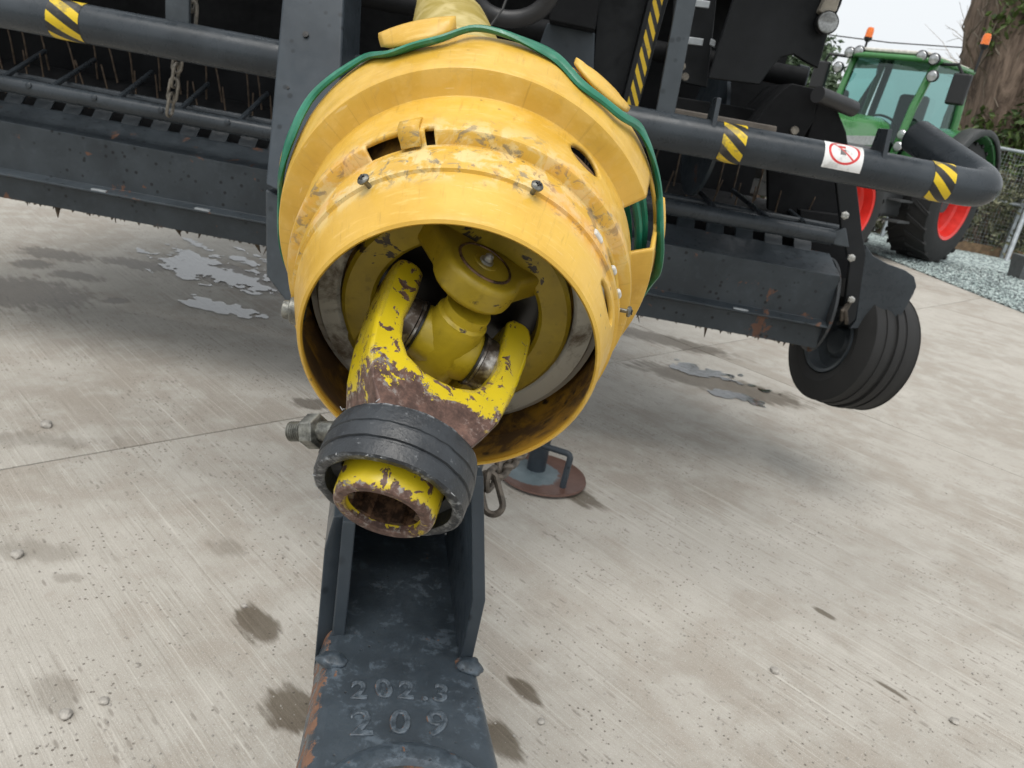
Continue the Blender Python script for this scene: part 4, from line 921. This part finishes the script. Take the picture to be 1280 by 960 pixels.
# jack stand: disc foot, hoop handle, leg
jc = gz(676, 596); jr = .152
W = frame((jc.x, jc.y, 0), (0, 0, 1), (1, 0, 0))
def jack_mat():
    t = MT('jack_rust', (.10, .06, .045), .6); n1 = t.noise(30, 5, .6); n2 = t.noise(8, 3); p = t.sep(t.co.outputs['Object'])
    d = t.math('SQRT', t.math('ADD', t.math('POWER', t.math('ADD', p[0], .03), 2), t.math('POWER', p[1], 2)))
    k = t.step(t.math('ADD', d, t.math('MULTIPLY', t.math('SUBTRACT', n1, .5), .05)), .088, .098)
    c = t.mix(k, t.mix(n1, (.08, .11, .125), (.19, .24, .26)), t.mix(n1, (.075, .036, .026), (.15, .08, .06))); t.col(c); t.bump(n1, .3, .002); M['jack_rust'] = t.m
jack_mat()
jack = MB().lathe([(.004, .0003), (.004, jr - .01), (.010, jr), (.016, jr - .002), (.016, jr - .006), (.012, jr - .012), (.013, .03), (.013, .0003)], W, 64).build('jack_foot', M['jack_rust'], baler, W=W)
jx, jy = jc.x, jc.y
MB().tube([(jx - .02, jy + .03, .012), (jx - .02, jy + .03, .92)], .032, 20).build('jack_leg', M['steel_paint'], jack, W=W)
MB().box((jx - .10, jy + .03, .80), (.16, .06, .10)).build('jack_bracket', M['steel_paint'], jack, W=W, bevel=.004)
h0 = gz(703, 609, .012); h1 = at(714, 568, h0.y); h2 = at(672, 555, h0.y + .05)
MB().tube(fillet([h0, h1, h2, h2 + Vector((-.12, .08, -.01))], .018, 6), .0105, 12).build('jack_handle', M['steel_paint'], jack, W=W)
# ------------------------------------------------------------------ chains (hang loose: things of their own)
def link_mesh(L, w_, r, mat):
    path = [(w_ * math.cos(a), 0, (L * (1 if math.sin(a) >= 0 else -1)) + w_ * math.sin(a)) for a in [2 * math.pi * i / 20 for i in range(20)]]
    P = [Vector(p) for p in path]; n = 8; V = []; Fc = []
    for i in range(20):
        T = (P[(i + 1) % 20] - P[i - 1]).normalized(); u = Vector((0, 1, 0)); v = T.cross(u)
        V += [P[i] + (u * math.cos(b) + v * math.sin(b)) * r for b in [2 * math.pi * j / n for j in range(n)]]
    for i in range(20):
        for j in range(n): Fc.append((i * n + j, i * n + (j + 1) % n, ((i + 1) % 20) * n + (j + 1) % n, ((i + 1) % 20) * n + j))
    return mesh_from('link', V, Fc, mat)
def chain(pts, L, w_, r, mat, label):
    ch = empty('chain', pts[0], label, 'chain'); lm = link_mesh(L, w_, r, mat)
    for i, (p, d) in enumerate(pts_dirs(pts)):
        W = frame(p, d, (1, 0, 0)) @ Matrix.Rotation(R_(90) * (i % 2) + .12, 4, 'Z'); put('link', lm, ch, W)
def pts_dirs(pts):
    P = [Vector(p) for p in pts]; return [((a + b) / 2, (b - a)) for a, b in zip(P, P[1:])]
def walk(a, b, n): a = Vector(a); b = Vector(b); return [a + (b - a) * i / n for i in range(n + 1)]
ca = at(224, 66, 2.05); cb = at(212, 140, 2.05); chain(walk(ca, cb, 4), .0175, .0120, .0040, M['chain_steel'], 'pale steel chain hanging under the left front rail')
ca = at(244, 2, 1.79); chain(walk(ca + Vector((0, 0, .08)), at(238, 36, 1.79), 3), .021, .0115, .0042, M['chain_steel'], 'chain links hanging behind the left upright')
c1 = at(612, 572, 1.06); c2 = at(600, 640, .92)
chain(walk(at(648, 566, 1.25), at(610, 602, 1.0), 6) + [at(617, 632, .98)], .017, .0135, .0050, M['dark_chain'], 'rusty safety chain looped from the drawbar beside the jack')

# ================================================================== tractor (behind, right)
TPHI = R_(47); TSC = .93
tf = Vector((-math.sin(TPHI), -math.cos(TPHI), 0)); tl = Vector((math.cos(TPHI), -math.sin(TPHI), 0))
contact = gz(1144, 327)
org = contact - tl * (.95 * TSC) + Vector((0, 0, .03)) 
TW_ = Matrix(((tf.x, tl.x, 0, org.x), (tf.y, tl.y, 0, org.y), (0, 0, 1, org.z), (0, 0, 0, 1))) @ Matrix.Scale(TSC, 4)   # x forward, y left, z up
tr = bpy.data.objects.new('tractor', None); link(tr, None, TW_); tag(tr, 'green tractor with red wheel rims parked on the gravel behind the baler', 'tractor')
class TB(MB):
    def build(s, name, mat, parent=None, **kw):
        s.V = [TW_ @ v for v in s.V]; return MB.build(s, name, mat, parent or tr, W=TW_, **kw)
def tyre_wheel(x, y, r, w_, rim_r, out):
    W = TW_ @ frame((x, y, r), (0, out, 0), (1, 0, 0)); h = w_ / 2
    wh = MB().lathe([(-h * .8, rim_r), (-h, rim_r * 1.1), (-h * 1.04, r * .80), (-h * .9, r * .95), (-h * .5, r * .965), (0, r * .97), (h * .5, r * .965), (h * .9, r * .95), (h * 1.04, r * .80), (h, rim_r * 1.1), (h * .8, rim_r)], W, 56, close=True).build('wheel', M['tyre'], tr, W=W)
    mb = MB(); n = 22
    for i in range(n):
        for sg in (1, -1):
            a0 = 2 * math.pi * (i + (.5 if sg < 0 else 0)) / n
            def P(da, z, rr): a = a0 + da; return W @ Vector((rr * math.cos(a), rr * math.sin(a), z))
            mb.add([P(-.03, 0, r * .95), P(.05, 0, r * .95), P(.27, sg * h * 1.0, r * .93), P(.19, sg * h * 1.0, r * .93), P(-.025, 0, r), P(.04, 0, r), P(.26, sg * h * .98, r * .975), P(.20, sg * h * .98, r * .975)],
                   [(0, 1, 2, 3), (4, 7, 6, 5), (0, 4, 5, 1), (1, 5, 6, 2), (2, 6, 7, 3), (3, 7, 4, 0)])
    mb.build('tread', M['tyre'], wh, W=W, smooth=False)
    MB().lathe([(h * .78, rim_r * 1.08), (h * .98, rim_r * 1.06), (h * .92, rim_r * .97), (h * .45, rim_r * .93), (h * .35, rim_r * .86), (-h * .05, rim_r * .80), (-h * .1, rim_r * .42), (h * .05, rim_r * .38), (h * .05, .001)], W, 48).build('rim', M['red_rim'], wh, W=W)
    MB().lathe([(-h * .78, rim_r * 1.08), (-h * .98, rim_r * 1.06), (-h * .92, rim_r * .97), (-h * .45, rim_r * .93), (-h * .3, rim_r * .80), (-h * .12, rim_r * .45), (-h * .12, .001)], W, 48).build('rim', M['red_rim'], wh, W=W)
    MB().lathe([(h * .05, rim_r * .36), (h * .4, rim_r * .32), (h * .42, .001)], W, 24).build('wheel_hub', M['tractor_grey'], wh, W=W)
for sg in (1, -1):
    tyre_wheel(0, sg * .95, .90, .60, .50, sg); tyre_wheel(2.75, sg * .93, .67, .48, .36, sg)
# chassis, axle, belly
TB().box((1.4, 0, .85), (2.9, .55, .5)).build('chassis', M['tractor_grey'], bevel=.05)
TB().box((2.75, 0, .67), (.22, 1.4, .2)).build('front_axle', M['tractor_grey'], bevel=.03)
TB().box((0, 0, .9), (.4, 1.3, .4)).build('rear_axle', M['tractor_grey'], bevel=.05)
for sg in (1, -1):
    TB().box((1.25, sg * .62, .85), (1.0, .42, .55)).build('fuel_tank', M['tractor_grey'], bevel=.06)
    for i in range(3): TB().box((1.15, sg * (.86 + .05 * (2 - i)), .55 + .28 * i), (.4, .22, .03)).build('step', M['tractor_grey'])
# hood
V = []; Fc = []; st = [(.95, .46, 1.05, 1.86), (1.6, .46, 1.02, 1.84), (2.4, .44, 1.0, 1.77), (3.0, .41, .98, 1.66), (3.35, .36, .98, 1.52), (3.48, .28, 1.0, 1.34)]
for (x, wd, zl_, zh_) in st:
    V += [(x, -wd, zl_), (x, -wd, zl_ + (zh_ - zl_) * .68), (x, -wd * .82, zh_ - .07), (x, -wd * .5, zh_), (x, wd * .5, zh_), (x, wd * .82, zh_ - .07), (x, wd, zl_ + (zh_ - zl_) * .68), (x, wd, zl_)]
for i in range(len(st) - 1):
    for q in range(8): Fc.append((i * 8 + q, i * 8 + (q + 1) % 8, i * 8 + 8 + (q + 1) % 8, i * 8 + 8 + q))
Fc += [tuple(range(8)), tuple(range(len(V) - 8, len(V)))]
hood = TB().add(V, Fc).build('hood', M['tractor_green'], bevel=.03, seg=3, ang=50)
for sg in (1, -1):
    TB().prism([(1.25, sg * .462, 1.62), (2.75, sg * .435, 1.47), (2.75, sg * .437, 1.36), (1.25, sg * .465, 1.50)], (0, sg * .012, 0)).build('hood_badge', M['hood_badge'], hood)
    TB().prism([(2.6, sg * .445, 1.50), (2.95, sg * .430, 1.46), (2.95, sg * .430, 1.38), (2.6, sg * .445, 1.40)], (0, sg * .014, 0)).build('hood_badge', M['red_part'], hood)
    TB().prism([(1.3, sg * .462, 1.05), (2.8, sg * .425, 1.05), (2.8, sg * .425, 1.30), (1.3, sg * .462, 1.38)], (0, sg * .008, 0)).build('grille', M['tractor_grey'], hood)
TB().prism([(3.36, -.27, 1.02), (3.36, .27, 1.02), (3.36, .22, 1.42), (3.36, -.22, 1.42)], (.14, 0, 0)).build('grille', M['black_plastic'], hood)
TB().box((2.9, .3, .98), (.18, .25, .12)).build('red_bracket', M['red_part'], bevel=.03)
TB().box((1.9, .56, 1.12), (.28, .18, .14)).build('red_bracket', M['red_part'], bevel=.04)
# cab: pillars, glass, roof
gl = MT('cab_glass', (.55, .80, .74), .03, 0, IOR=1.45, Transmission_Weight=.9); M['glass'] = gl.m
tb_ = gl.n('ShaderNodeBsdfTransparent'); tb_.inputs[0].default_value = (.46, .64, .62, 1); gb_ = gl.n('ShaderNodeBsdfGlossy'); gb_.inputs['Roughness'].default_value = .02; gb_.inputs[0].default_value = (.85, 1, .98, 1)
fr_ = gl.n('ShaderNodeFresnel'); fr_.inputs[0].default_value = 1.6; ms_ = gl.n('ShaderNodeMixShader'); gl.L(fr_.outputs[0], ms_.inputs[0]); gl.L(tb_.outputs[0], ms_.inputs[1]); gl.L(gb_.outputs[0], ms_.inputs[2])
gl.L(ms_.outputs[0], [x for x in gl.t.nodes if x.type == 'OUTPUT_MATERIAL'][0].inputs[0])
lo = [(1.02, .52), (.75, .74), (-.22, .76), (-.40, .68)]; hi = [(.72, .60), (.55, .68), (-.25, .66), (-.38, .60)]; zl0, zh0 = 1.42, 2.68
for sg in (1, -1):
    for i, ((x0_, y0_), (x1_, y1_)) in enumerate(zip(lo, hi)):
        if i == 1: continue
        TB().tube([(x0_, sg * y0_, zl0 - (.35 if i == 0 else .1)), ((x0_ + x1_) / 2 + (.05 if i == 0 else 0), sg * (y0_ + y1_) / 2 * 1.02, (zl0 + zh0) / 2), (x1_, sg * y1_, zh0)], .055, 10).build('cab_pillar', M['tractor_green'] if i < 3 else M['tractor_grey'])
    TB().add([(lo[0][0], sg * lo[0][1] * 1.02, zl0 - .3), (lo[2][0], sg * lo[2][1], zl0 - .1), (hi[2][0], sg * hi[2][1], zh0), (hi[0][0], sg * hi[0][1] * 1.02, zh0)], [(0, 1, 2, 3)]).build('side_window', M['glass'], smooth=False)
    TB().box((.15, sg * .76, 1.35), (1.3, .06, .3)).build('door_sill', M['tractor_grey'], bevel=.02)
V = []; Fc = []
for j in range(7):
    f_ = j / 6
    for i in range(9):
        u = i / 8 * 2 - 1; y_ = u * (lo[0][1] + (hi[0][1] - lo[0][1]) * f_); x_ = lo[0][0] + (hi[0][0] - lo[0][0]) * f_ + .13 * (1 - u * u) + .06 * math.sin(f_ * 3.14); V.append((x_, y_, zl0 - .12 + (zh0 - zl0 + .12) * f_))
for j in range(6):
    for i in range(8): q = j * 9 + i; Fc.append((q, q + 1, q + 10, q + 9))
TB().add(V, Fc).build('windscreen', M['glass'], ang=80)
TB().add([(-.40, -.66, 1.6), (-.40, .66, 1.6), (-.38, .60, zh0), (-.38, -.60, zh0)], [(0, 1, 2, 3)]).build('rear_window', M['glass'], smooth=False)
TB().box((-.37, 0, 1.45), (.1, 1.4, .35)).build('cab_rear', M['tractor_grey'], bevel=.02)
TB().prism([(.78, -.70, zh0 - .03), (.95, -.5, zh0 - .04), (.95, .5, zh0 - .04), (.78, .70, zh0 - .03), (-.42, .70, zh0), (-.50, .5, zh0), (-.50, -.5, zh0), (-.42, -.70, zh0)], (0, 0, .08)).build('roof', M['tractor_green'], bevel=.05, seg=3)
TB().prism([(.9, -.55, zh0 + .055), (.9, .55, zh0 + .055), (-.4, .60, zh0 + .055), (-.4, -.60, zh0 + .055)], (0, 0, .05)).build('roof_hatch', M['roof_cream'], bevel=.02)
# seat, steering wheel, console inside
seat = TB().box((-.15, 0, 1.55), (.5, .5, .14)).build('seat', M['black_plastic'], bevel=.05); TB().box((-.28, 0, 1.95), (.14, .46, .75)).build('seat_back', M['black_plastic'], seat, bevel=.06)
W = TW_ @ frame((.45, 0, 1.82), (-.5, 0, .86), (0, 1, 0)); V = []; 
MB().lathe([(.02, .20), (0, .215), (-.02, .20), (0, .185)], W, 28, close=True).build('steering_wheel', M['black_plastic'], tr, W=W)
TB().box((.62, 0, 1.55), (.25, .4, .4)).build('console', M['black_plastic'], bevel=.04)
# fenders over the rear wheels
for sg in (1, -1):
    V = []; Fc = []; prf = [(-.34, .97), (.20, .99), (.34, 1.02), (.36, .95)]; n = 16
    for i in range(n + 1):
        a = R_(20) + R_(140) * i / n
        for (y_, rr) in prf: V.append((1.02 * rr * math.cos(a) * 1.0, sg * (.92 + y_), .9 + 1.02 * rr * math.sin(a)))
    for i in range(n):
        for j in range(3): q = i * 4 + j; Fc.append((q, q + 1, q + 5, q + 4))
    o = TB().add(V, Fc).build('fender', M['tractor_green'], ang=50); x = o.modifiers.new('s', 'SOLIDIFY'); x.thickness = .03
    V = []; Fc = []
    for i in range(n + 1):
        a = R_(20) + R_(140) * i / n
        for (y_, rr) in ((.18, 1.02), (.40, 1.03), (.42, .95)): V.append((1.03 * rr * math.cos(a), sg * (.92 + y_), .9 + 1.03 * rr * math.sin(a)))
    for i in range(n):
        for j in range(2): q = i * 3 + j; Fc.append((q, q + 1, q + 4, q + 3))
    o = TB().add(V, Fc).build('fender_edge', M['tractor_grey'], ang=50); x = o.modifiers.new('s', 'SOLIDIFY'); x.thickness = .025
    # front fenders
    V = []; Fc = []
    for i in range(n + 1):
        a = R_(35) + R_(115) * i / n
        for y_ in (-.22, .22): V.append((2.75 + .76 * math.cos(a), sg * (.93 + y_), .67 + .76 * math.sin(a)))
    for i in range(n): q = i * 2; Fc.append((q, q + 1, q + 3, q + 2))
    o = TB().add(V, Fc).build('front_fender', M['tractor_grey']); x = o.modifiers.new('s', 'SOLIDIFY'); x.thickness = .02
    # work lights, indicator, mirror, beacon
    for (x_, y_, z_) in ((.86, .62, 2.70), (.90, .46, 2.72), (.92, .70, 2.48)):
        W = TW_ @ frame((x_, sg * y_, z_), (1, 0, -.1), (0, 0, 1)); l_ = MB().lathe([(-.08, .04), (-.02, .075), (.03, .08), (.04, .076)], W, 18).build('work_light', M['black_plastic'], tr, W=W)
        MB().lathe([(.03, .074), (.045, .06), (.05, .001)], W, 18).build('lens', M['clear_lamp'], l_, W=W)
    TB().tube([(.72, sg * .66, 2.66), (.85, sg * .95, 2.66), (.80, sg * 1.02, 2.55)], .022, 8).build('mirror_arm', M['black_plastic'])
    TB().box((.80, sg * 1.04, 2.36), (.10, .24, .40)).build('mirror', M['black_plastic'], bevel=.03)
    W = TW_ @ Matrix.Translation((.05, sg * .86, zh0 + .1)); TBb = MB().lathe([(-.1, .018), (.22, .018)], W, 8, caps=True).build('beacon_stalk', M['black_plastic'], tr, W=W)
    MB().lathe([(.20, .035), (.24, .060), (.26, .062)], W, 18).build('beacon_base', M['black_plastic'], tr, W=W)
    MB().lathe([(.26, .056), (.36, .054), (.40, .042), (.41, .001)], W, 18).build('beacon', M['orange_lens'], tr, W=W)
    for (z_) in (1.52, 1.68):
        W = TW_ @ frame((1.08, sg * .62, z_), (1, 0, 0), (0, 0, 1)); l_ = MB().lathe([(-.05, .04), (.02, .07)], W, 14).build('work_light', M['black_plastic'], tr, W=W); MB().lathe([(.015, .068), (.03, .05), (.032, .001)], W, 14).build('lens', M['clear_lamp'], l_, W=W)

# ================================================================== trees, ivy, hedge
def leaf_mat(name, a, b, tr_=.0):
    t = MT(name, a, .55); n1 = t.noise(1.7, 3); n2 = t.noise(13, 2); t.col(t.mix(t.step(t.math('ADD', t.math('MULTIPLY', n1, .5), t.math('MULTIPLY', n2, .5)), .38, .62), a, b)); M[name] = t.m; return t.m
leaf_mat('ivy_leaf', (.030, .060, .012), (.11, .16, .035)); leaf_mat('hedge_leaf', (.075, .080, .04), (.19, .19, .11)); leaf_mat('dry_twig', (.10, .075, .05), (.21, .165, .12)); leaf_mat('pine_leaf', (.04, .075, .035), (.12, .17, .09))
def bark():
    t = MT('bark', (.2, .14, .1), .9); st = t.noise(1, 6, .7, t.mapping('Object', (7, 7, 1.2)), .8); n2 = t.noise(30, 4, .7)
    t.col(t.mix(t.step(st, .35, .65), (.085, .058, .042), (.27, .195, .145))); t.bump(t.math('ADD', st, t.math('MULTIPLY', n2, .3)), .9, .05); M['bark'] = t.m
bark()
def leaves(pts, size, rn, name, mat, parent):
    V = []; Fc = []
    for p in pts:
        s = size * rn.uniform(.6, 1.35); a = Vector((rn.gauss(0, 1), rn.gauss(0, 1), rn.gauss(0, 1))).normalized(); b = a.orthogonal().normalized(); b = Matrix.Rotation(rn.uniform(0, 6.28), 3, a) @ b; c = a.cross(b)
        n = len(V); V += [p - b * s, p + c * s * .45 + a * s * .15, p + b * s, p - c * s * .45 + a * s * .15]; Fc.append((n, n + 1, n + 2, n + 3))
    Wi = WL[parent.name].inverted(); return put(name, mesh_from(name, [Wi @ v for v in V], Fc, mat, False), parent, WL[parent.name])
def blob_pts(c, rad_, n, rn, clumps=26, spread=.33):
    C = []
    for i in range(clumps):
        d = Vector((rn.gauss(0, 1), rn.gauss(0, 1), rn.gauss(0, 1))).normalized() * rn.uniform(.35, 1) ; C.append(Vector((d.x * rad_[0], d.y * rad_[1], d.z * rad_[2])))
    out = []
    for i in range(n):
        q = rn.choice(C); out.append(Vector(c) + q + Vector((rn.gauss(0, rad_[0] * spread), rn.gauss(0, rad_[1] * spread), rn.gauss(0, rad_[2] * spread))) * .55)
    return out
rn = random.Random(31)
YTR = 16.5
tb = at(1235, 300, YTR); tree = empty('ivy_tree', (tb.x + .9, YTR, 0), 'thick brown tree trunk overgrown with ivy and dry vines at the right edge', 'tree')
def trunk_r(z): return 1.25 + .6 * math.exp(-max(z, 0) / 1.5) - .03 * z
lx = at(1192, 165, YTR).x; ux = at(1226, 0, YTR).x; z1_ = at(1192, 165, YTR).z; z2_ = at(1226, 0, YTR).z
cx0 = lx + trunk_r(z1_); cx1 = ux + trunk_r(z2_)
def tcx(z): return cx0 + (cx1 - cx0) * (z - z1_) / (z2_ - z1_)
V = []; Fc = []; n = 48; hs_ = [i * .22 for i in range(36)]
for z in hs_:
    for k in range(n):
        a = 2 * math.pi * k / n; r = trunk_r(z) * (1 + .05 * math.sin(5 * a + z * .4) + .10 * noise.noise(Vector((math.cos(a) * 2.4, math.sin(a) * 2.4, z * .7))) + .06 * noise.noise(Vector((math.cos(a) * 9, math.sin(a) * 9, z * 2))))
        V.append(Vector((tcx(z) + r * math.cos(a), YTR + r * math.sin(a), z - .1)))
for i in range(len(hs_) - 1):
    for k in range(n): Fc.append((i * n + k, i * n + (k + 1) % n, (i + 1) * n + (k + 1) % n, (i + 1) * n + k))
MB().add(V, Fc).build('trunk', M['bark'], tree)
def on_trunk(z, a, dr): r = trunk_r(z) + dr; return Vector((tcx(z) + r * math.cos(a), YTR + r * math.sin(a), z))
pts = []
for i in range(9000):
    a = rn.uniform(R_(180), R_(360)); z = rn.uniform(.1, 5.0) ; k = noise.noise(Vector((a * 1.5, z * .8, 4))) + .9 * (a - R_(228)) / 1.2 - .10 * max(0, z - 2.2)
    if k > rn.uniform(-.15, .35): pts.append(on_trunk(z, a, rn.uniform(.0, .34)))
leaves(pts, .085, rn, 'ivy', M['ivy_leaf'], tree)
mb = MB()
for i in range(150):
    a = rn.uniform(R_(175), R_(350)); z = rn.uniform(.2, 5.5); p = [on_trunk(z, a, .02)]
    for q in range(rn.randint(3, 7)):
        z += rn.uniform(.08, .3); a += rn.gauss(0, .10); p.append(on_trunk(z, a, rn.uniform(.02, .16)))
    mb.tube(p, rn.uniform(.006, .022), 4)
mb.build('vine', M['dry_twig'], tree)
# crown limbs above the frame, casting light and shade only where the tree really is
mb = MB()
for i in range(7):
    a = i * .9; p = Vector((tcx(7), YTR, 7)); path = [p]
    for q in range(4): p = p + Vector((math.cos(a) * 1.1, math.sin(a) * 1.1, .9)); path.append(p.copy())
    mb.tube(path, [.35, .25, .17, .1, .05], 8)
mb.build('limb', M['bark'], tree)
# hedge behind the fence
def bush(name, c, rad_, n, size, mat, label, cat, group=None, clumps=26):
    e = empty(name, (c[0], c[1], 0), label, cat, group); leaves([p for p in blob_pts(c, rad_, n, rn, clumps) if p.z > .02], size, rn, 'crown', mat, e)
    mb = MB()
    for i in range(7): a = rn.uniform(0, 6.28); mb.tube([(c[0], c[1], -.1), (c[0] + math.cos(a) * rad_[0] * .4, c[1] + math.sin(a) * rad_[1] * .4, c[2])], [.05, .015], 6)
    mb.build('stem', M['bark'], e); return e
p = at(1255, 245, 14.2); bush('hedge_shrub', (p.x + .2, 14.4, .75), (1.8, .5, .8), 3600, .05, M['hedge_leaf'], 'low tangled shrub behind the wire fence, under the ivy tree', 'shrub')
p = at(1150, 250, 14.5); bush('hedge_shrub', (p.x - .6, 14.6, .7), (1.6, .5, .8), 3200, .055, M['hedge_leaf'], 'dark shrub behind the tractor cab', 'shrub')
p = at(985, 115, 15); bush('conifer', (p.x, 15, at(985, 125, 15).z - .2), (1.0, .8, 1.1), 5200, .075, M['pine_leaf'], 'loose green conifer seen through the gap under the tilted panel', 'tree')
p = at(1022, 105, 17); bush('conifer', (p.x, 17, at(1022, 115, 17).z - .3), (.8, .8, 1.2), 4000, .08, M['pine_leaf'], 'green treetop just left of the tractor cab', 'tree')
# pale bare twigs against the sky
bt = empty('bare_tree', (at(1195, 250, 22).x, 22, 0), 'bare pale winter tree behind the tractor, only fine twigs', 'tree')
mb = MB(); b0 = at(1215, 130, 22); rb_ = random.Random(9)
def grow(mb, p, d, L, r, lev):
    q = p + d * L; mb.tube([p, (p + q) / 2 + Vector((rb_.gauss(0, L * .04),) * 3), q], [r, r * .8, r * .6], 5 if lev < 2 else 3)
    if lev >= 5: return
    for i in range(3 if lev < 4 else 2):
        dn = (d + Vector((rb_.gauss(0, .42), rb_.gauss(0, .42), rb_.gauss(.03, .34)))).normalized(); grow(mb, p + d * L * rb_.uniform(.55, 1), dn, L * rb_.uniform(.55, .8), r * .58, lev + 1)
grow(mb, Vector((b0.x + .6, 22, 0)), Vector((-.06, 0, 1)).normalized(), 3.4, .13, 0)
mb.build('branches', leaf_mat('pale_twig', (.26, .23, .2), (.36, .33, .3)), bt)
# ------------------------------------------------------------------ fence: galvanised frame with mesh
f0 = gz(1258, 328); YF = f0.y + .3
fx0 = at(1130, 300, YF).x; fx1 = fx0 + 6.5; zt_ = at(1262, 187, YF).z; zm_ = at(1240, 250, YF).z
fence = empty('wire_fence', (f0.x, YF, 0), 'galvanised tubular fence with wire mesh and timber base board right of the tractor', 'fence')
for z in (zt_, zm_): MB().tube([(fx0, YF, z), (fx1, YF, z)], .024, 10).build('rail', M['galvanised'], fence)
px_ = f0.x
for i, x in enumerate((px_ - 2.1, px_ + .05, px_ + 2.3)):
    MB().box((x, YF, (zt_ + .1) / 2), (.06, .05, zt_ + .1)).build('post', M['galvanised'], fence, bevel=.006)
MB().tube([(px_ - .1, YF - .45, .02), (px_ + .1, YF - .1, zm_ + .2), (px_ + .22, YF - .02, zt_)], .04, 10).build('brace', M['galvanised'], fence)
MB().box(((fx0 + fx1) / 2, YF + .04, .1), (fx1 - fx0, .05, .2)).build('base_board', M['timber'], fence, bevel=.008)
mb = MB(); s_ = .1; x = fx0
while x < fx1: mb.tube([(x, YF, .2), (x, YF, zt_)], .0022, 3); x += .06
z = .22
while z < zt_: mb.tube([(fx0, YF + .004, z), (fx1, YF + .004, z)], .0022, 3); z += .06
tag(mb.build('wire_mesh', M['galvanised'], fence), kind='stuff')
# planter box on the right edge
pc = gz(1270, 352); pl = empty('planter', (pc.x, pc.y, 0), 'grey planter box with pale green top at the right edge, on the gravel', 'planter')
hb = .26; c = Vector((pc.x + .16, pc.y + .1, .05))
mb = MB(); V = []; 
mb.add([(c.x - .17, c.y - .15, .03), (c.x + .17, c.y - .15, .03), (c.x + .17, c.y + .15, .03), (c.x - .17, c.y + .15, .03), (c.x - .20, c.y - .18, .36), (c.x + .20, c.y - .18, .36), (c.x + .20, c.y + .18, .36), (c.x - .20, c.y + .18, .36)], [(0, 1, 2, 3), (0, 1, 5, 4), (1, 2, 6, 5), (2, 3, 7, 6), (3, 0, 4, 7), (4, 5, 6, 7)]).build('box', M['planter_grey'], pl, bevel=.012)
leaves(blob_pts((c.x, c.y, .40), (.16, .14, .05), 240, rn, 10), .035, rn, 'leaves', leaf_mat('pale_leaf', (.22, .34, .10), (.50, .58, .32)), pl)
# overhead line
pA = at(930, 30, 26); pB = at(1300, 66, 26); mid = (pA + pB) / 2 + Vector((0, 0, -.12))
MB().tube([pA * 1.0 + (pA - pB) * .3, pA, mid, pB, pB + (pB - pA) * .3], .018, 5).build('overhead_cable', M['cable'])
tag(bpy.data.objects['overhead_cable'], 'thin dark overhead cable crossing the sky above the tractor', 'cable')
